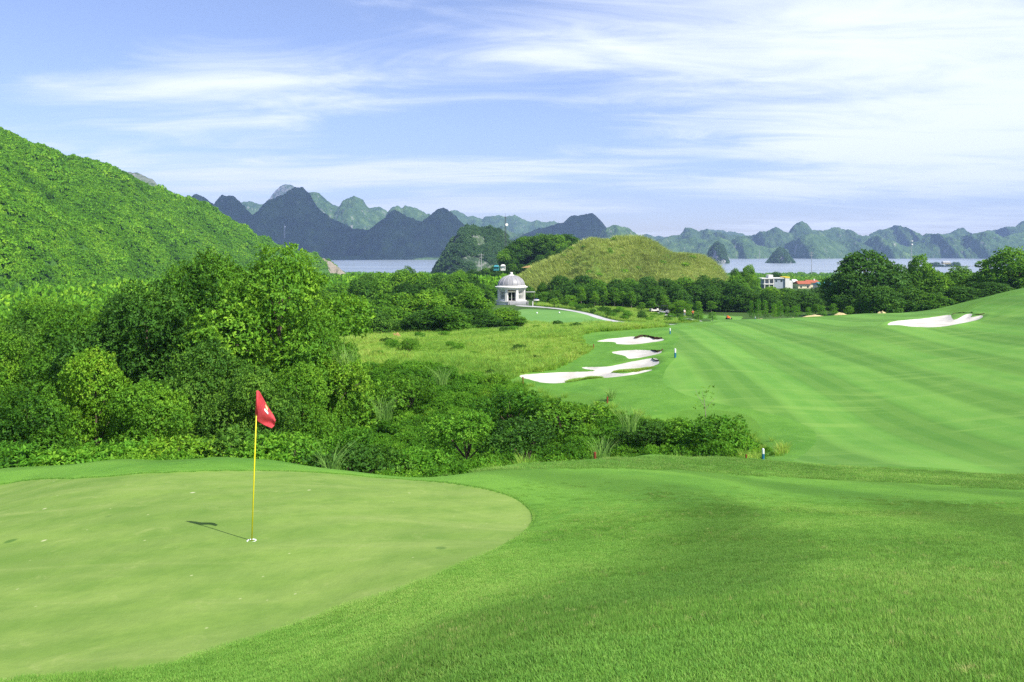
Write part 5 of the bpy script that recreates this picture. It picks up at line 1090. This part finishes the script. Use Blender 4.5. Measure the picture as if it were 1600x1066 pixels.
for i, (px, w, h) in enumerate([(1455,12,7),(1464,16,8),(1474,10,4),(1485,12,6),(1496,16,8),(1503,10,8)]):
    plant('dark', (px - 800) / F * 1775, 1775 + i * 3, h * 1775 / F, '%s tree from the left on the low island with the tiny house' % OR[i], z=-40.5, group='trees on the low island', wide=w / h * 1.0, name='island_tree')
MB().box((*at(1478, 0, 1780).xy, -40), (95, 30, 2.4), 0, .8).build('island_ground', M['karst_lit'])['kind'] = 'structure'
e = empty('jetty', (*at(1525, 0, 1775).xy, -40)); tag(e, 'long low jetty on posts running out from the island', 'jetty')
MB().box((0, 0, 2.4), (62, 2.5, .5)).build('deck', M['concrete'], e)
for k in range(12): MB().box((-28 + k * 5.1, 0, 1.0), (1.2, 1.2, 2.4)).build('post', M['white'], e)
def pole(px, pyb, pyt, d, rad, label, arms=True, mat='concrete', name='utility_pole'):
    b = at(px, pyb, d); h = (pyb - pyt) / F * d; e = empty(name, b); tag(e, label, 'utility pole')
    MB().tube([(0, 0, -3), (0, 0, h)], [rad, rad * .6], 8).build('post', M[mat], e)
    if arms:
        MB().box((0, 0, h * .93), (rad * 14, rad * .9, rad * .9)).box((0, 0, h * .82), (rad * 10, rad * .9, rad * .9)).build('cross_arm', M[mat], e)
pole(752, 430, 396, 500, .28, 'grey utility pole in front of the karst hill'); pole(779, 418, 403, 430, .2, 'short utility pole above the green hut'); pole(1268, 428, 393, 1000, .45, 'lone utility pole standing in the bay before the mountains')
pole(549, 452, 436, 300, .16, 'thin utility pole beside the quarried foot of the hill'); pole(1187, 404, 390, 2100, .7, 'tiny pole on the far shore left of the wooded island', False)
def mast(px, pyb, pyt, d, w, label, plat=None, mat='mastpaint'):
    b = at(px, pyb, d); h = (pyb - pyt) / F * d; e = empty('lattice_mast', b); tag(e, label, 'mast')
    P = lambda k, t: (w * (1 - .55 * t) * math.cos(2.1 * k), w * (1 - .55 * t) * math.sin(2.1 * k), h * t)
    m = MB(); [m.tube([P(k, -.04), P(k, 1)], w * .13, 6) for k in range(3)]; m.build('leg_frame', M[mat], e)
    m = MB(); n = 22
    for i in range(n):
        for k in range(3): m.tube([P(k, i / n), P((k + 1) % 3, (i + 1) / n)], w * .07, 4); m.tube([P(k, i / n), P((k + 1) % 3, i / n)], w * .06, 4)
    m.build('bracing', M[mat], e)
    MB().tube([(0, 0, h), (0, 0, h * 1.06)], w * .08, 6).build('spike', M[mat], e)
    r_ = MB().lathe([(.02, 0), (w * 1.0, .3), (w * 1.05, .5), (.02, .5)], n=14); bmesh.ops.rotate(r_.bm, verts=r_.bm.verts, cent=(0, 0, 0), matrix=Matrix.Rotation(R(75), 3, 'X')); bmesh.ops.translate(r_.bm, verts=r_.bm.verts, vec=(w * 1.1, -w * .6, h * .83)); r_.build('dish', M['white'], e)
    if plat: MB().lathe([(w * 2.4, h * .96), (w * 2.4, h * 1.0), (w * .5, h * 1.0)], n=12, cap=False).build('antenna_ring', M['white'], e)
mast(789.5, 418, 338, 400, .7, 'tall slim lattice radio mast rising behind the pavilion'); mast(1424, 412, 376, 1200, 1.0, 'grey mast with antenna ring beyond the trees on the right', True, 'concrete'); mast(444.5, 372, 351, 2900, 2.6, 'tiny pylon on the dark mountain', None, 'concrete')
mast(1268.2, 420, 398, 2000, .8, 'tiny second mast out in the bay near the lone pole', None, 'concrete') if False else None

# ------------------------------------------------------------------ clouds added out of view, shaped so their shadows darken the front mountains
t = NT('cloud_white'); M['cloud'] = t.bsdf((.9, .9, .92), 1.0, .0)
def cloud(fx, fy, rx, ry, seed, alt=1650, label=''):
    off = sdir * (alt / sdir.z); n1, n2 = 90, 46
    th = np.linspace(0, 2 * np.pi, n1, endpoint=False); ph = np.linspace(-np.pi / 2, np.pi / 2, n2); PH, TH = np.meshgrid(ph, th, indexing='ij')
    ux, uy, uz = np.cos(PH) * np.cos(TH), np.cos(PH) * np.sin(TH), np.sin(PH); ns = 1 + .35 * fbm(ux * 2.2 + seed, uy * 2.2, 4, uz[0, 0] * 0 + seed) + .12 * fbm(ux * 7, uy * 7, 3, seed)
    Vv = np.stack([ux * rx * ns, uy * ry * ns, uz * np.where(uz > 0, 130, 45) * ns], -1); I = np.arange(n1 * n2).reshape(n2, n1); Fq = np.stack([I[:-1], np.roll(I, -1, 1)[:-1], np.roll(I, -1, 1)[1:], I[1:]], -1).reshape(-1, 4)
    o = link('offscreen_cloud', mesh_np('offscreen_cloud', Vv.reshape(-1, 3), Fq, M['cloud'], smooth=True), None, (fx + off.x, fy + off.y, alt)); tag(o, kind='stuff', label=label, cat='cloud')
cloud(-830, 3190, 820, 360, 1.7, label='wide white cloud added out of view to shade the left mountains')
cloud(270, 3540, 260, 190, 5.2, label='small white cloud added out of view to shade the middle mountain')
# ------------------------------------------------------------------ haze
HAZE = 1.1e-4
bm = bmesh.new(); bmesh.ops.create_cube(bm, size=1, matrix=Matrix.Translation((0, 3000, 190)) @ Matrix.Diagonal((12900, 7400, 490, 1))); me = bpy.data.meshes.new('haze'); bm.to_mesh(me); bm.free()
hm = bpy.data.materials.new('haze_air'); hm.use_nodes = True; hm.node_tree.nodes.clear(); ho = hm.node_tree.nodes.new('ShaderNodeOutputMaterial'); pv = hm.node_tree.nodes.new('ShaderNodeVolumePrincipled')
pv.inputs['Color'].default_value = (.42, .60, 1.0, 1); pv.inputs['Density'].default_value = HAZE; pv.inputs['Anisotropy'].default_value = .1
hm.node_tree.links.new(pv.outputs[0], ho.inputs['Volume']); me.materials.append(hm); o = link('haze', me); o['kind'] = 'stuff'; o['label'] = 'thin blue haze over the far bay and mountains'; o['category'] = 'haze'
